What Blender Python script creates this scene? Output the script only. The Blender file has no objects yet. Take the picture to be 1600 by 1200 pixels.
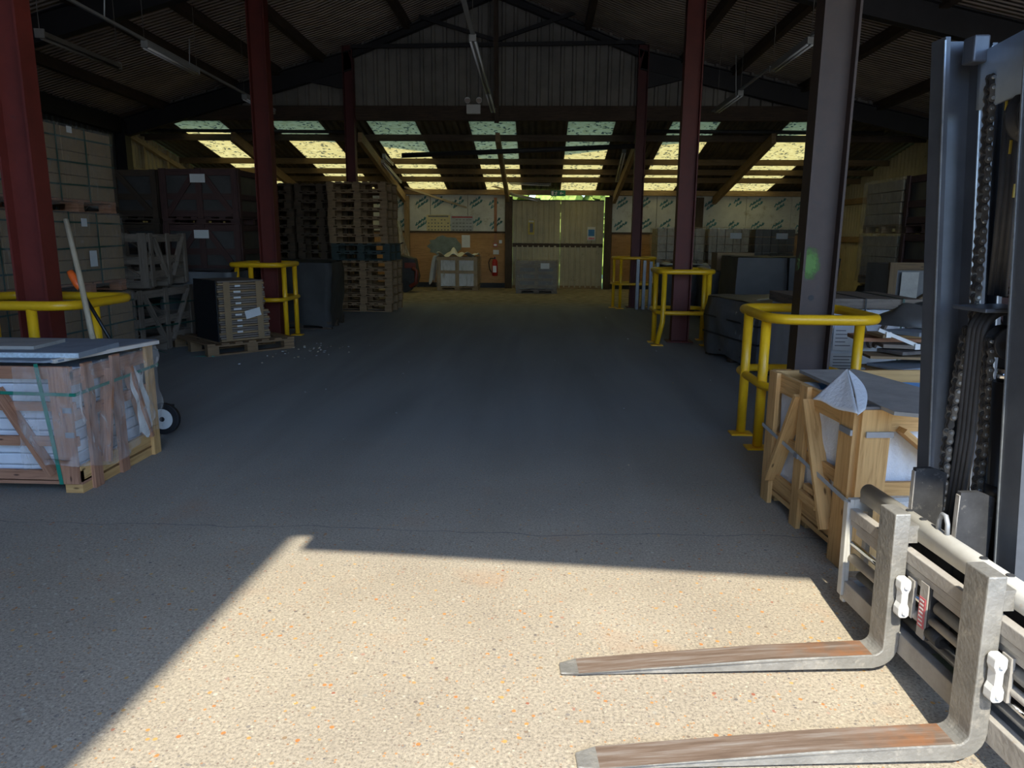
import bpy, bmesh, math, random
from mathutils import Vector, Matrix
random.seed(7)
C = bpy.context.scene
COL = C.collection
R = math.radians

# ------------------------------------------------------------------ camera
F = 1150.0; PITCH = math.atan(232/1150); ROLL = R(0.45); HEYE = 1.45
YAW = math.atan(44/1150*math.cos(PITCH))
fw = Vector((-math.sin(YAW)*math.cos(PITCH), math.cos(YAW)*math.cos(PITCH), -math.sin(PITCH)))
r0 = Vector((math.cos(YAW), math.sin(YAW), 0)); u0 = r0.cross(fw)
rt = r0*math.cos(ROLL)+u0*math.sin(ROLL); up = -r0*math.sin(ROLL)+u0*math.cos(ROLL)
EYE = Vector((0, 0, HEYE))
cd = bpy.data.cameras.new('camera'); cam = bpy.data.objects.new('camera', cd); COL.objects.link(cam)
cd.sensor_fit = 'HORIZONTAL'; cd.sensor_width = 36; cd.lens = 36*F/1600; cd.clip_start = 0.05; cd.clip_end = 300
cam.matrix_world = Matrix((( rt.x, up.x, -fw.x, EYE.x), (rt.y, up.y, -fw.y, EYE.y), (rt.z, up.z, -fw.z, EYE.z), (0, 0, 0, 1)))
C.camera = cam
def ray(px, py): return fw + rt*((px-800)/F) - up*((py-600)/F)
def at(px, py, Y):                       # the point at depth Y seen at a pixel of the 1600x1200 frame
    d = ray(px, py); return EYE + d*(Y/d.y)

# ------------------------------------------------------------------ world, sun, exposure
w = bpy.data.worlds.new('sky'); C.world = w; w.use_nodes = True
nt = w.node_tree; bg = nt.nodes['Background']
sky = nt.nodes.new('ShaderNodeTexSky'); sky.sky_type = 'NISHITA'; sky.sun_disc = False
sky.sun_elevation = R(50); sky.sun_rotation = R(181); sky.air_density = 1.2; sky.dust_density = 1.5; sky.ozone_density = 2.0
tint = nt.nodes.new('ShaderNodeMix'); tint.data_type = 'RGBA'; tint.blend_type = 'MULTIPLY'; tint.inputs[0].default_value = 1
nt.links.new(sky.outputs[0], tint.inputs[6]); tint.inputs[7].default_value = (0.74, 0.96, 1.30, 1)
nt.links.new(tint.outputs[2], bg.inputs[0]); bg.inputs[1].default_value = 0.36
sl = bpy.data.lights.new('sun', 'SUN'); sun = bpy.data.objects.new('sun', sl); COL.objects.link(sun)
sl.energy = 6.7; sl.angle = R(0.55); sl.color = (1.0, 0.95, 0.81)
SUNDIR = Vector((0.055, 1.0, -1.18)).normalized()
sun.rotation_euler = SUNDIR.to_track_quat('-Z', 'Y').to_euler(); sun.location = (0, -20, 25)
C.view_settings.view_transform = 'Standard'; C.view_settings.look = 'None'
C.view_settings.exposure = 0.35; C.view_settings.gamma = 1.0
C.view_settings.use_curve_mapping = False
C.cycles.max_bounces = 10; C.cycles.diffuse_bounces = 6; C.cycles.transparent_max_bounces = 16
C.cycles.sample_clamp_indirect = 6

# ------------------------------------------------------------------ materials
MATS = {}
def newmat(name):
    m = bpy.data.materials.new(name); m.use_nodes = True; MATS[name] = m
    return m, m.node_tree, m.node_tree.nodes['Principled BSDF']
def N(nt, t, **k):
    n = nt.nodes.new(t)
    for a, b in k.items():
        if a.startswith('i_'):
            n.inputs[a[2:].replace('_', ' ')].default_value = b
        else: setattr(n, a, b)
    return n
def mixc(nt, fac, a, b, mode='MIX'):
    n = nt.nodes.new('ShaderNodeMix'); n.data_type = 'RGBA'; n.blend_type = mode
    for s, v in ((0, fac), (6, a), (7, b)):
        if hasattr(v, 'is_output') or isinstance(v, bpy.types.NodeSocket): nt.links.new(v, n.inputs[s])
        else: n.inputs[s].default_value = v if s == 0 else (*v, 1)
    return n.outputs[2]
def ramp(nt, src, stops):
    n = nt.nodes.new('ShaderNodeValToRGB'); cr = n.color_ramp
    while len(cr.elements) < len(stops): cr.elements.new(0.5)
    for e, (p, c) in zip(cr.elements, stops):
        e.position = p; e.color = (*c, 1) if not isinstance(c, (int, float)) else (c, c, c, 1)
    nt.links.new(src, n.inputs[0]); return n.outputs[0]
def plain(name, col, rough=0.6, metal=0.0, var=0.25, scale=6, bump=0.0, bscale=30, dirt=None, dirt_at=0.6, coord='Object'):
    m, nt, b = newmat(name)
    tc = N(nt, 'ShaderNodeTexCoord')
    n1 = N(nt, 'ShaderNodeTexNoise', i_Scale=scale, i_Detail=5.0, i_Roughness=0.65); nt.links.new(tc.outputs[coord], n1.inputs['Vector'])
    dark = tuple(c*(1-var) for c in col); lite = tuple(min(1, c*(1+var*0.6)) for c in col)
    c = ramp(nt, n1.outputs['Fac'], [(0.3, dark), (0.7, lite)])
    if dirt:
        n2 = N(nt, 'ShaderNodeTexNoise', i_Scale=scale*2.7, i_Detail=6.0, i_Roughness=0.7); nt.links.new(tc.outputs[coord], n2.inputs['Vector'])
        f = ramp(nt, n2.outputs['Fac'], [(dirt_at-0.06, 0.0), (dirt_at+0.08, 1.0)])
        c = mixc(nt, f, c, dirt)
    nt.links.new(c, b.inputs['Base Color']); b.inputs['Roughness'].default_value = rough; b.inputs['Metallic'].default_value = metal
    if bump:
        n3 = N(nt, 'ShaderNodeTexNoise', i_Scale=bscale, i_Detail=4.0); nt.links.new(tc.outputs[coord], n3.inputs['Vector'])
        bp = N(nt, 'ShaderNodeBump', i_Strength=bump, i_Distance=0.01); nt.links.new(n3.outputs['Fac'], bp.inputs['Height']); nt.links.new(bp.outputs[0], b.inputs['Normal'])
    return m
def wood(name, col, dark, rough=0.75, knots=True):
    m, nt, b = newmat(name)
    uv = N(nt, 'ShaderNodeUVMap')
    mp = N(nt, 'ShaderNodeMapping'); mp.inputs['Scale'].default_value = (1.6, 28, 1); nt.links.new(uv.outputs[0], mp.inputs[0])
    n1 = N(nt, 'ShaderNodeTexNoise', i_Scale=2.2, i_Detail=6.0, i_Roughness=0.6, i_Distortion=0.8); nt.links.new(mp.outputs[0], n1.inputs['Vector'])
    c = ramp(nt, n1.outputs['Fac'], [(0.32, dark), (0.5, col), (0.75, tuple(min(1, x*1.18) for x in col))])
    mp2 = N(nt, 'ShaderNodeMapping'); mp2.inputs['Scale'].default_value = (1.1, 2.2, 1); nt.links.new(uv.outputs[0], mp2.inputs[0])
    n2 = N(nt, 'ShaderNodeTexNoise', i_Scale=2.0, i_Detail=3.0); nt.links.new(mp2.outputs[0], n2.inputs['Vector'])
    c = mixc(nt, ramp(nt, n2.outputs['Fac'], [(0.35, 0.0), (0.7, 0.55)]), c, dark, 'MIX')
    if knots:
        v = N(nt, 'ShaderNodeTexVoronoi', i_Scale=5.0); mp3 = N(nt, 'ShaderNodeMapping'); mp3.inputs['Scale'].default_value = (1, 3, 1)
        nt.links.new(uv.outputs[0], mp3.inputs[0]); nt.links.new(mp3.outputs[0], v.inputs['Vector'])
        c = mixc(nt, ramp(nt, v.outputs['Distance'], [(0.05, 1.0), (0.11, 0.0)]), c, tuple(x*0.4 for x in dark))
    nt.links.new(c, b.inputs['Base Color']); b.inputs['Roughness'].default_value = rough
    bp = N(nt, 'ShaderNodeBump', i_Strength=0.3, i_Distance=0.003); nt.links.new(n1.outputs['Fac'], bp.inputs['Height']); nt.links.new(bp.outputs[0], b.inputs['Normal'])
    return m
def film(name, col, alpha, rough=0.22, wr=14):
    m, nt, b = newmat(name)
    tc = N(nt, 'ShaderNodeTexCoord'); mp = N(nt, 'ShaderNodeMapping'); mp.inputs['Scale'].default_value = (1, 1, 0.35)
    nt.links.new(tc.outputs['Object'], mp.inputs[0])
    n = N(nt, 'ShaderNodeTexNoise', i_Scale=wr, i_Detail=5.0, i_Distortion=1.6); nt.links.new(mp.outputs[0], n.inputs['Vector'])
    a = ramp(nt, n.outputs['Fac'], [(0.35, alpha*0.5), (0.6, alpha), (0.75, min(1, alpha*2.3))])
    b.inputs['Base Color'].default_value = (*col, 1); b.inputs['Roughness'].default_value = rough
    nt.links.new(a, b.inputs['Alpha'])
    bp = N(nt, 'ShaderNodeBump', i_Strength=0.9, i_Distance=0.02); nt.links.new(n.outputs['Fac'], bp.inputs['Height']); nt.links.new(bp.outputs[0], b.inputs['Normal'])
    return m

def concrete(name):
    m, nt, b = newmat(name)
    tc = N(nt, 'ShaderNodeTexCoord'); P = tc.outputs['Object']
    big = N(nt, 'ShaderNodeTexNoise', i_Scale=1.1, i_Detail=6.0, i_Roughness=0.6); nt.links.new(P, big.inputs['Vector'])
    base = ramp(nt, big.outputs['Fac'], [(0.3, (0.290, 0.246, 0.188)), (0.7, (0.385, 0.333, 0.255))])
    fine = N(nt, 'ShaderNodeTexNoise', i_Scale=95.0, i_Detail=4.0, i_Roughness=0.8); nt.links.new(P, fine.inputs['Vector'])
    base = mixc(nt, 1.0, base, ramp(nt, fine.outputs['Fac'], [(0.34, (0.50, 0.48, 0.46)), (0.5, (0.98, 0.97, 0.95)), (0.66, (1.35, 1.33, 1.28))]), 'MULTIPLY')
    # exposed stones: three sizes of cells, a few of them coloured
    for sc, keep, stops in ((48, 0.90, [(0.0, (0.42, 0.15, 0.04)), (0.3, (0.52, 0.30, 0.09)), (0.55, (0.13, 0.11, 0.10)), (0.8, (0.46, 0.42, 0.33)), (1.0, (0.28, 0.08, 0.04))]),
                            (90, 0.74, [(0.0, (0.50, 0.24, 0.08)), (0.35, (0.14, 0.12, 0.11)), (0.7, (0.50, 0.44, 0.32)), (1.0, (0.2, 0.17, 0.15))])):
        v = N(nt, 'ShaderNodeTexVoronoi', i_Scale=float(sc)); nt.links.new(P, v.inputs['Vector'])
        sp = N(nt, 'ShaderNodeSeparateColor'); nt.links.new(v.outputs['Color'], sp.inputs[0])
        colr = ramp(nt, sp.outputs[1], stops)
        k = ramp(nt, sp.outputs[0], [(keep, 0.0), (keep+0.01, 1.0)])
        d = ramp(nt, v.outputs['Distance'], [(0.30, 1.0), (0.40, 0.0)])
        mm = N(nt, 'ShaderNodeMath', operation='MULTIPLY'); nt.links.new(k, mm.inputs[0]); nt.links.new(d, mm.inputs[1])
        base = mixc(nt, mm.outputs[0], base, colr)
    # rusty bloom patches near the doorway
    rn = N(nt, 'ShaderNodeTexNoise', i_Scale=2.3, i_Detail=4.0); nt.links.new(P, rn.inputs['Vector'])
    base = mixc(nt, ramp(nt, rn.outputs['Fac'], [(0.6, 0.0), (0.78, 0.35)]), base, (0.42, 0.20, 0.09))
    # dusty tracks plus a bluish shade tone, painted into the slab further in
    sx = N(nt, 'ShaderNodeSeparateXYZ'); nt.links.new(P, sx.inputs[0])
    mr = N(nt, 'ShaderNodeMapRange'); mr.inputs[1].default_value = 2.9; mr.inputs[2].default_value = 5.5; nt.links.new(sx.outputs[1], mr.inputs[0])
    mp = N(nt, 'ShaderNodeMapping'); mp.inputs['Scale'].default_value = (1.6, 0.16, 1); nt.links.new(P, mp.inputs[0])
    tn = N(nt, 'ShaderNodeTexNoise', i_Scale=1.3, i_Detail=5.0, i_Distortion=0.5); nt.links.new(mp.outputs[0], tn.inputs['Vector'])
    dust_shade = ramp(nt, tn.outputs['Fac'], [(0.3, (0.175, 0.195, 0.20)), (0.7, (0.265, 0.29, 0.29))])
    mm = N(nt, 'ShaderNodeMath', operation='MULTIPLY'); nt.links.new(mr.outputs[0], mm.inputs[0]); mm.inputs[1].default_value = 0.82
    base = mixc(nt, mm.outputs[0], base, dust_shade)
    # pale brown grit in the lean-to at the back
    mr2 = N(nt, 'ShaderNodeMapRange'); mr2.inputs[1].default_value = 14.8; mr2.inputs[2].default_value = 16.6; nt.links.new(sx.outputs[1], mr2.inputs[0])
    gn = N(nt, 'ShaderNodeTexNoise', i_Scale=5.0, i_Detail=6.0); nt.links.new(P, gn.inputs['Vector'])
    base = mixc(nt, mr2.outputs[0], base, ramp(nt, gn.outputs['Fac'], [(0.35, (0.17, 0.14, 0.09)), (0.65, (0.34, 0.28, 0.19))]))
    jn = N(nt, 'ShaderNodeTexNoise', i_Scale=1.4, i_Detail=5.0); nt.links.new(P, jn.inputs['Vector'])
    ja = N(nt, 'ShaderNodeMath', operation='MULTIPLY_ADD'); nt.links.new(jn.outputs['Fac'], ja.inputs[0]); ja.inputs[1].default_value = 0.35; nt.links.new(sx.outputs[1], ja.inputs[2])
    jb = N(nt, 'ShaderNodeMath', operation='SUBTRACT'); nt.links.new(ja.outputs[0], jb.inputs[0]); jb.inputs[1].default_value = 3.62
    jc = N(nt, 'ShaderNodeMath', operation='ABSOLUTE'); nt.links.new(jb.outputs[0], jc.inputs[0])
    jl = N(nt, 'ShaderNodeMath', operation='LESS_THAN'); nt.links.new(jc.outputs[0], jl.inputs[0]); jl.inputs[1].default_value = 0.0035
    base = mixc(nt, jl.outputs[0], base, (0.16, 0.15, 0.14))
    nt.links.new(base, b.inputs['Base Color']); b.inputs['Roughness'].default_value = 0.78
    bp = N(nt, 'ShaderNodeBump', i_Strength=0.35, i_Distance=0.004); nt.links.new(fine.outputs['Fac'], bp.inputs['Height']); nt.links.new(bp.outputs[0], b.inputs['Normal'])
    return m
def sheet(name, col, axis, pitch=0.146, rough=0.85, stain=(0.05, 0.05, 0.04), bd=0.03):
    """corrugated sheet, ridges repeated along an axis of the sheet"""
    m, nt, b = newmat(name)
    tc = N(nt, 'ShaderNodeTexCoord'); sx = N(nt, 'ShaderNodeSeparateXYZ'); nt.links.new(tc.outputs['Object'], sx.inputs[0])
    mu = N(nt, 'ShaderNodeMath', operation='MULTIPLY'); mu.inputs[1].default_value = 2*math.pi/pitch; nt.links.new(sx.outputs[axis], mu.inputs[0])
    si = N(nt, 'ShaderNodeMath', operation='SINE'); nt.links.new(mu.outputs[0], si.inputs[0])
    n1 = N(nt, 'ShaderNodeTexNoise', i_Scale=1.6, i_Detail=6.0, i_Roughness=0.7); nt.links.new(tc.outputs['Object'], n1.inputs['Vector'])
    c = ramp(nt, n1.outputs['Fac'], [(0.25, stain), (0.55, col), (0.8, tuple(x*1.25 for x in col))])
    nt.links.new(c, b.inputs['Base Color']); b.inputs['Roughness'].default_value = rough
    bp = N(nt, 'ShaderNodeBump', i_Strength=1.0, i_Distance=bd); nt.links.new(si.outputs[0], bp.inputs['Height']); nt.links.new(bp.outputs[0], b.inputs['Normal'])
    return m
def grp_sheet(name):
    m, nt, b = newmat(name); nt.nodes.remove(b); out = nt.nodes['Material Output']
    tc = N(nt, 'ShaderNodeTexCoord'); P = tc.outputs['Object']
    v = N(nt, 'ShaderNodeTexVoronoi', i_Scale=11.0, i_Randomness=1.0)
    nz = N(nt, 'ShaderNodeTexNoise', i_Scale=9.0, i_Detail=5.0); nt.links.new(P, nz.inputs['Vector'])
    mx = mixc(nt, 0.25, (0, 0, 0), (0, 0, 0)); nt.nodes.remove(mx.node)
    ad = N(nt, 'ShaderNodeVectorMath', operation='MULTIPLY_ADD'); nt.links.new(nz.outputs['Color'], ad.inputs[0]); ad.inputs[1].default_value = (0.22, 0.22, 0.22); nt.links.new(P, ad.inputs[2])
    nt.links.new(ad.outputs[0], v.inputs['Vector'])
    leaf = ramp(nt, v.outputs['Distance'], [(0.34, 1.0), (0.46, 0.0)])
    sp = N(nt, 'ShaderNodeSeparateColor'); nt.links.new(v.outputs['Color'], sp.inputs[0])
    dens = N(nt, 'ShaderNodeTexNoise', i_Scale=1.7, i_Detail=3.0); nt.links.new(P, dens.inputs['Vector'])
    df = N(nt, 'ShaderNodeMath', operation='LESS_THAN'); nt.links.new(sp.outputs[0], df.inputs[0]); nt.links.new(dens.outputs['Fac'], df.inputs[1])
    mm = N(nt, 'ShaderNodeMath', operation='MULTIPLY'); nt.links.new(leaf, mm.inputs[0]); nt.links.new(df.outputs[0], mm.inputs[1])
    base = ramp(nt, nz.outputs['Fac'], [(0.3, (0.31, 0.235, 0.068)), (0.7, (0.43, 0.345, 0.12))])
    c = mixc(nt, mm.outputs[0], base, (0.05, 0.05, 0.025))
    tr = N(nt, 'ShaderNodeBsdfTranslucent'); nt.links.new(c, tr.inputs[0])
    di = N(nt, 'ShaderNodeBsdfDiffuse'); nt.links.new(c, di.inputs[0])
    ms = N(nt, 'ShaderNodeMixShader'); ms.inputs[0].default_value = 0.12
    nt.links.new(tr.outputs[0], ms.inputs[1]); nt.links.new(di.outputs[0], ms.inputs[2]); nt.links.new(ms.outputs[0], out.inputs[0])
    return m

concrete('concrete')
sheet('roof_sheet', (0.46, 0.38, 0.31), 1, 0.11, stain=(0.27, 0.22, 0.18), bd=0.016)
sheet('lean_roof_sheet', (0.14, 0.115, 0.075), 0, 0.146)
grp_sheet('skylight_sheet')
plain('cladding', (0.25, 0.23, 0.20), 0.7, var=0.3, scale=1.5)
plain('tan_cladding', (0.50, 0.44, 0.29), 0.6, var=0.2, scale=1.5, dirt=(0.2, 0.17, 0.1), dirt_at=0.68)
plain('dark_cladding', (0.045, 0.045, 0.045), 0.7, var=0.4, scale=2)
plain('red_steel', (0.17, 0.027, 0.018), 0.55, var=0.25, scale=3, dirt=(0.10, 0.03, 0.025), dirt_at=0.66)
plain('dim_red_steel', (0.115, 0.015, 0.009), 0.6, var=0.3, scale=3, dirt=(0.07, 0.02, 0.02), dirt_at=0.66)
plain('brown_steel', (0.060, 0.036, 0.027), 0.6, var=0.25, scale=4, dirt=(0.048, 0.033, 0.027), dirt_at=0.6)
plain('maroon_steel', (0.10, 0.018, 0.018), 0.6, var=0.3, scale=3)
plain('black_steel', (0.022, 0.02, 0.022), 0.6, var=0.3, scale=3)
plain('yellow_paint', (0.88, 0.49, 0.012), 0.35, var=0.08, scale=5, dirt=(0.30, 0.15, 0.02), dirt_at=0.73)
plain('galvanised', (0.33, 0.34, 0.35), 0.5, 0.4)
plain('white_paint', (0.30, 0.30, 0.29), 0.5, var=0.1)
plain('dusty_light', (0.16, 0.14, 0.12), 0.5)
plain('white_enamel', (0.75, 0.75, 0.72), 0.35, var=0.05)
plain('white_tube', (0.85, 0.85, 0.85), 0.25, var=0.03)
wood('pine', (0.66, 0.40, 0.155), (0.44, 0.235, 0.075))
wood('old_pine', (0.36, 0.24, 0.12), (0.17, 0.105, 0.05))
wood('red_wood', (0.46, 0.23, 0.13), (0.25, 0.11, 0.06))
wood('grey_wood', (0.24, 0.19, 0.145), (0.11, 0.085, 0.065))
wood('dark_wood', (0.085, 0.055, 0.035), (0.035, 0.022, 0.014))
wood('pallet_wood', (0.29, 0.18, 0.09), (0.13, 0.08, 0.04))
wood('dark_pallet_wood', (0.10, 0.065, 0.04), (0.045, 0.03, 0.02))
wood('green_pallet_wood', (0.04, 0.06, 0.055), (0.02, 0.03, 0.028))
wood('maroon_wood', (0.085, 0.040, 0.034), (0.04, 0.018, 0.016))
wood('lean_wood', (0.17, 0.11, 0.05), (0.08, 0.05, 0.025))
wood('plywood', (0.52, 0.28, 0.11), (0.33, 0.17, 0.06))
wood('pale_wood', (0.46, 0.38, 0.26), (0.28, 0.21, 0.12))
plain('cardboard', (0.30, 0.20, 0.105), 0.85, var=0.2, scale=3)
plain('pale_cardboard', (0.45, 0.34, 0.20), 0.85, var=0.15, scale=3)
plain('tile_stack', (0.46, 0.38, 0.26), 0.8, var=0.25, scale=6)
plain('white_sheet', (0.80, 0.79, 0.73), 0.7, var=0.12, scale=5, bump=0.4, bscale=12)
plain('slab_wrap', (0.70, 0.73, 0.77), 0.45, var=0.12, scale=3, bump=0.5, bscale=9)
plain('foam_sheet', (0.70, 0.72, 0.74), 0.7, var=0.12, scale=4, bump=0.6, bscale=60)
plain('blue_sheet', (0.10, 0.36, 0.75), 0.4, var=0.1)
plain('grey_slate', (0.38, 0.36, 0.32), 0.7, var=0.25, scale=5, dirt=(0.34, 0.33, 0.31), dirt_at=0.66)
plain('blue_grey_slab', (0.23, 0.26, 0.29), 0.7, var=0.2, scale=5, dirt=(0.36, 0.38, 0.40), dirt_at=0.66)
plain('pale_board', (0.66, 0.60, 0.52), 0.7, var=0.1, scale=6)
plain('slab_edge', (0.58, 0.68, 0.73), 0.6, var=0.3, scale=60)
plain('grey_wrap', (0.13, 0.13, 0.13), 0.45, var=0.25, scale=4, bump=0.6, bscale=9)
plain('dark_wrap', (0.07, 0.065, 0.06), 0.45, var=0.3, scale=4, bump=0.5, bscale=10)
plain('night_wrap', (0.035, 0.034, 0.032), 0.7, var=0.3, scale=5, bump=0.4, bscale=9)
plain('mid_grey_steel', (0.17, 0.165, 0.155), 0.55, 0.2, var=0.3, scale=12)
plain('charcoal_wrap', (0.065, 0.060, 0.056), 0.6, var=0.2, scale=4, bump=0.4, bscale=9)
plain('black_mesh', (0.012, 0.014, 0.018), 0.6, var=0.5, scale=40, bump=0.8, bscale=60)
plain('black_plastic', (0.012, 0.012, 0.013), 0.4)
plain('rubber', (0.018, 0.018, 0.02), 0.6, var=0.3, scale=20)
plain('green_strap', (0.015, 0.20, 0.13), 0.35, var=0.1)
plain('dark_green_strap', (0.012, 0.065, 0.05), 0.4, var=0.1)
plain('grey_strap', (0.40, 0.43, 0.44), 0.35, var=0.08)
plain('paper', (0.72, 0.72, 0.70), 0.8, var=0.06)
plain('print_ink', (0.18, 0.18, 0.19), 0.8)
plain('pale_ink', (0.42, 0.45, 0.47), 0.8)
plain('board_foil', (0.62, 0.62, 0.55), 0.5, var=0.18, scale=2, dirt=(0.42, 0.40, 0.30), dirt_at=0.62)
plain('board_ink', (0.07, 0.24, 0.26), 0.7, var=0.3, scale=8)
plain('plaster_patch', (0.20, 0.24, 0.22), 0.8)
plain('cream_paper', (0.62, 0.54, 0.30), 0.8, var=0.12, scale=8)
plain('yellow_sign', (0.55, 0.42, 0.06), 0.5)
plain('blue_sign', (0.02, 0.18, 0.42), 0.5)
plain('red_paint', (0.45, 0.02, 0.015), 0.3, var=0.1)
plain('exit_green', (0.0, 0.20, 0.09), 0.4)
plain('orange_plastic', (0.95, 0.15, 0.02), 0.35, var=0.08)
plain('mast_paint', (0.088, 0.097, 0.112), 0.38, 0.25, var=0.25, scale=6, dirt=(0.13, 0.125, 0.115), dirt_at=0.70)
plain('worn_edge', (0.36, 0.38, 0.39), 0.4, 0.7, var=0.3, scale=20)
plain('crossmember_steel', (0.33, 0.40, 0.48), 0.35, 0.15, var=0.15, scale=5)
plain('fork_steel', (0.29, 0.275, 0.245), 0.55, 0.45, var=0.28, scale=9, bump=0.3, bscale=70, dirt=(0.38, 0.35, 0.30), dirt_at=0.6)
plain('dusty_lit_steel', (0.40, 0.37, 0.33), 0.65, 0.2, var=0.22, scale=8, bump=0.2, bscale=60, dirt=(0.30, 0.22, 0.15), dirt_at=0.70)  # dusty steel, also the painted lit edge of the carriage brackets
plain('carriage_white', (0.50, 0.48, 0.43), 0.6, 0.1, var=0.14, scale=7, dirt=(0.38, 0.25, 0.16), dirt_at=0.72)
plain('grimy_shade_black', (0.045, 0.045, 0.047), 0.6, 0.2, var=0.4, scale=12, dirt=(0.16, 0.15, 0.13), dirt_at=0.66)  # grime, also the shade painted on the carriage brackets
plain('chrome', (0.75, 0.75, 0.75), 0.12, 1.0, var=0.05)
plain('chain_steel', (0.15, 0.135, 0.115), 0.5, 0.5, var=0.35, scale=30, dirt=(0.34, 0.28, 0.2), dirt_at=0.62)
plain('green_spray_dust', (0.33, 0.35, 0.20), 0.7, var=0.3, scale=60)
plain('chain_inner', (0.055, 0.05, 0.045), 0.6, 0.4, var=0.4, scale=30)
plain('hose_rubber', (0.05, 0.05, 0.052), 0.55, var=0.3, scale=12)
plain('sticker_red', (0.55, 0.10, 0.12), 0.5, var=0.2, scale=30)
def spray(name):
    m, nt, b = newmat(name); tc = N(nt, 'ShaderNodeTexCoord')
    gr = N(nt, 'ShaderNodeMapping'); nt.links.new(tc.outputs['Generated'], gr.inputs[0]); gr.inputs['Location'].default_value = (-0.5, 0, -0.5)
    sx = N(nt, 'ShaderNodeSeparateXYZ'); nt.links.new(gr.outputs[0], sx.inputs[0]); cb = N(nt, 'ShaderNodeCombineXYZ'); nt.links.new(sx.outputs[0], cb.inputs[0]); nt.links.new(sx.outputs[2], cb.inputs[1])
    ln = N(nt, 'ShaderNodeVectorMath', operation='LENGTH'); nt.links.new(cb.outputs[0], ln.inputs[0])
    n1 = N(nt, 'ShaderNodeTexNoise', i_Scale=45.0, i_Detail=5.0); nt.links.new(tc.outputs['Object'], n1.inputs['Vector'])
    ad = N(nt, 'ShaderNodeMath', operation='MULTIPLY_ADD'); nt.links.new(n1.outputs['Fac'], ad.inputs[0]); ad.inputs[1].default_value = 0.34; nt.links.new(ln.outputs['Value'], ad.inputs[2])
    a = ramp(nt, ad.outputs[0], [(0.36, 0.85), (0.62, 0.0)]); nt.links.new(a, b.inputs['Alpha'])
    b.inputs['Base Color'].default_value = (0.13, 0.26, 0.07, 1); b.inputs['Roughness'].default_value = 0.8
spray('green_spray')
plain('debris', (0.16, 0.14, 0.125), 0.85, var=0.5, scale=9)
plain('yard_tarmac', (0.16, 0.165, 0.17), 0.9)
plain('foliage', (0.28, 0.36, 0.06), 0.8, var=0.6, scale=7)
plain('sun_blocker_grey', (0.30, 0.32, 0.34), 0.9, var=0.1)
film('warm_film', (0.66, 0.58, 0.42), 0.22, wr=10)
film('stretch_film', (0.70, 0.66, 0.62), 0.30, rough=0.15)
film('thin_film', (0.62, 0.60, 0.55), 0.17, rough=0.16)
film('drape_film', (0.6, 0.58, 0.5), 0.7, wr=6)
film('thick_film', (0.60, 0.62, 0.64), 0.42, wr=9)
def fork_blade_mat():
    m, nt, b = newmat('fork_blade_steel')
    tc = N(nt, 'ShaderNodeTexCoord'); mp = N(nt, 'ShaderNodeMapping'); mp.inputs['Scale'].default_value = (2.2, 45, 20)
    nt.links.new(tc.outputs['Object'], mp.inputs[0])
    n1 = N(nt, 'ShaderNodeTexNoise', i_Scale=1.6, i_Detail=7.0, i_Roughness=0.7); nt.links.new(mp.outputs[0], n1.inputs['Vector'])
    c = ramp(nt, n1.outputs['Fac'], [(0.3, (0.13, 0.085, 0.06)), (0.5, (0.24, 0.17, 0.125)), (0.72, (0.38, 0.34, 0.30))])
    sx = N(nt, 'ShaderNodeSeparateXYZ'); nt.links.new(tc.outputs['Object'], sx.inputs[0])
    mr = N(nt, 'ShaderNodeMapRange'); mr.inputs[1].default_value = -0.42; mr.inputs[2].default_value = -0.12; nt.links.new(sx.outputs[0], mr.inputs[0])
    n2 = N(nt, 'ShaderNodeTexNoise', i_Scale=14.0, i_Detail=5.0); nt.links.new(tc.outputs['Object'], n2.inputs['Vector'])
    mm = N(nt, 'ShaderNodeMath', operation='MULTIPLY'); nt.links.new(mr.outputs[0], mm.inputs[0]); nt.links.new(ramp(nt, n2.outputs['Fac'], [(0.4, 0.0), (0.6, 0.9)]), mm.inputs[1])
    c = mixc(nt, mm.outputs[0], c, (0.36, 0.155, 0.065))
    nt.links.new(c, b.inputs['Base Color']); b.inputs['Roughness'].default_value = 0.5; b.inputs['Metallic'].default_value = 0.35
fork_blade_mat()

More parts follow.
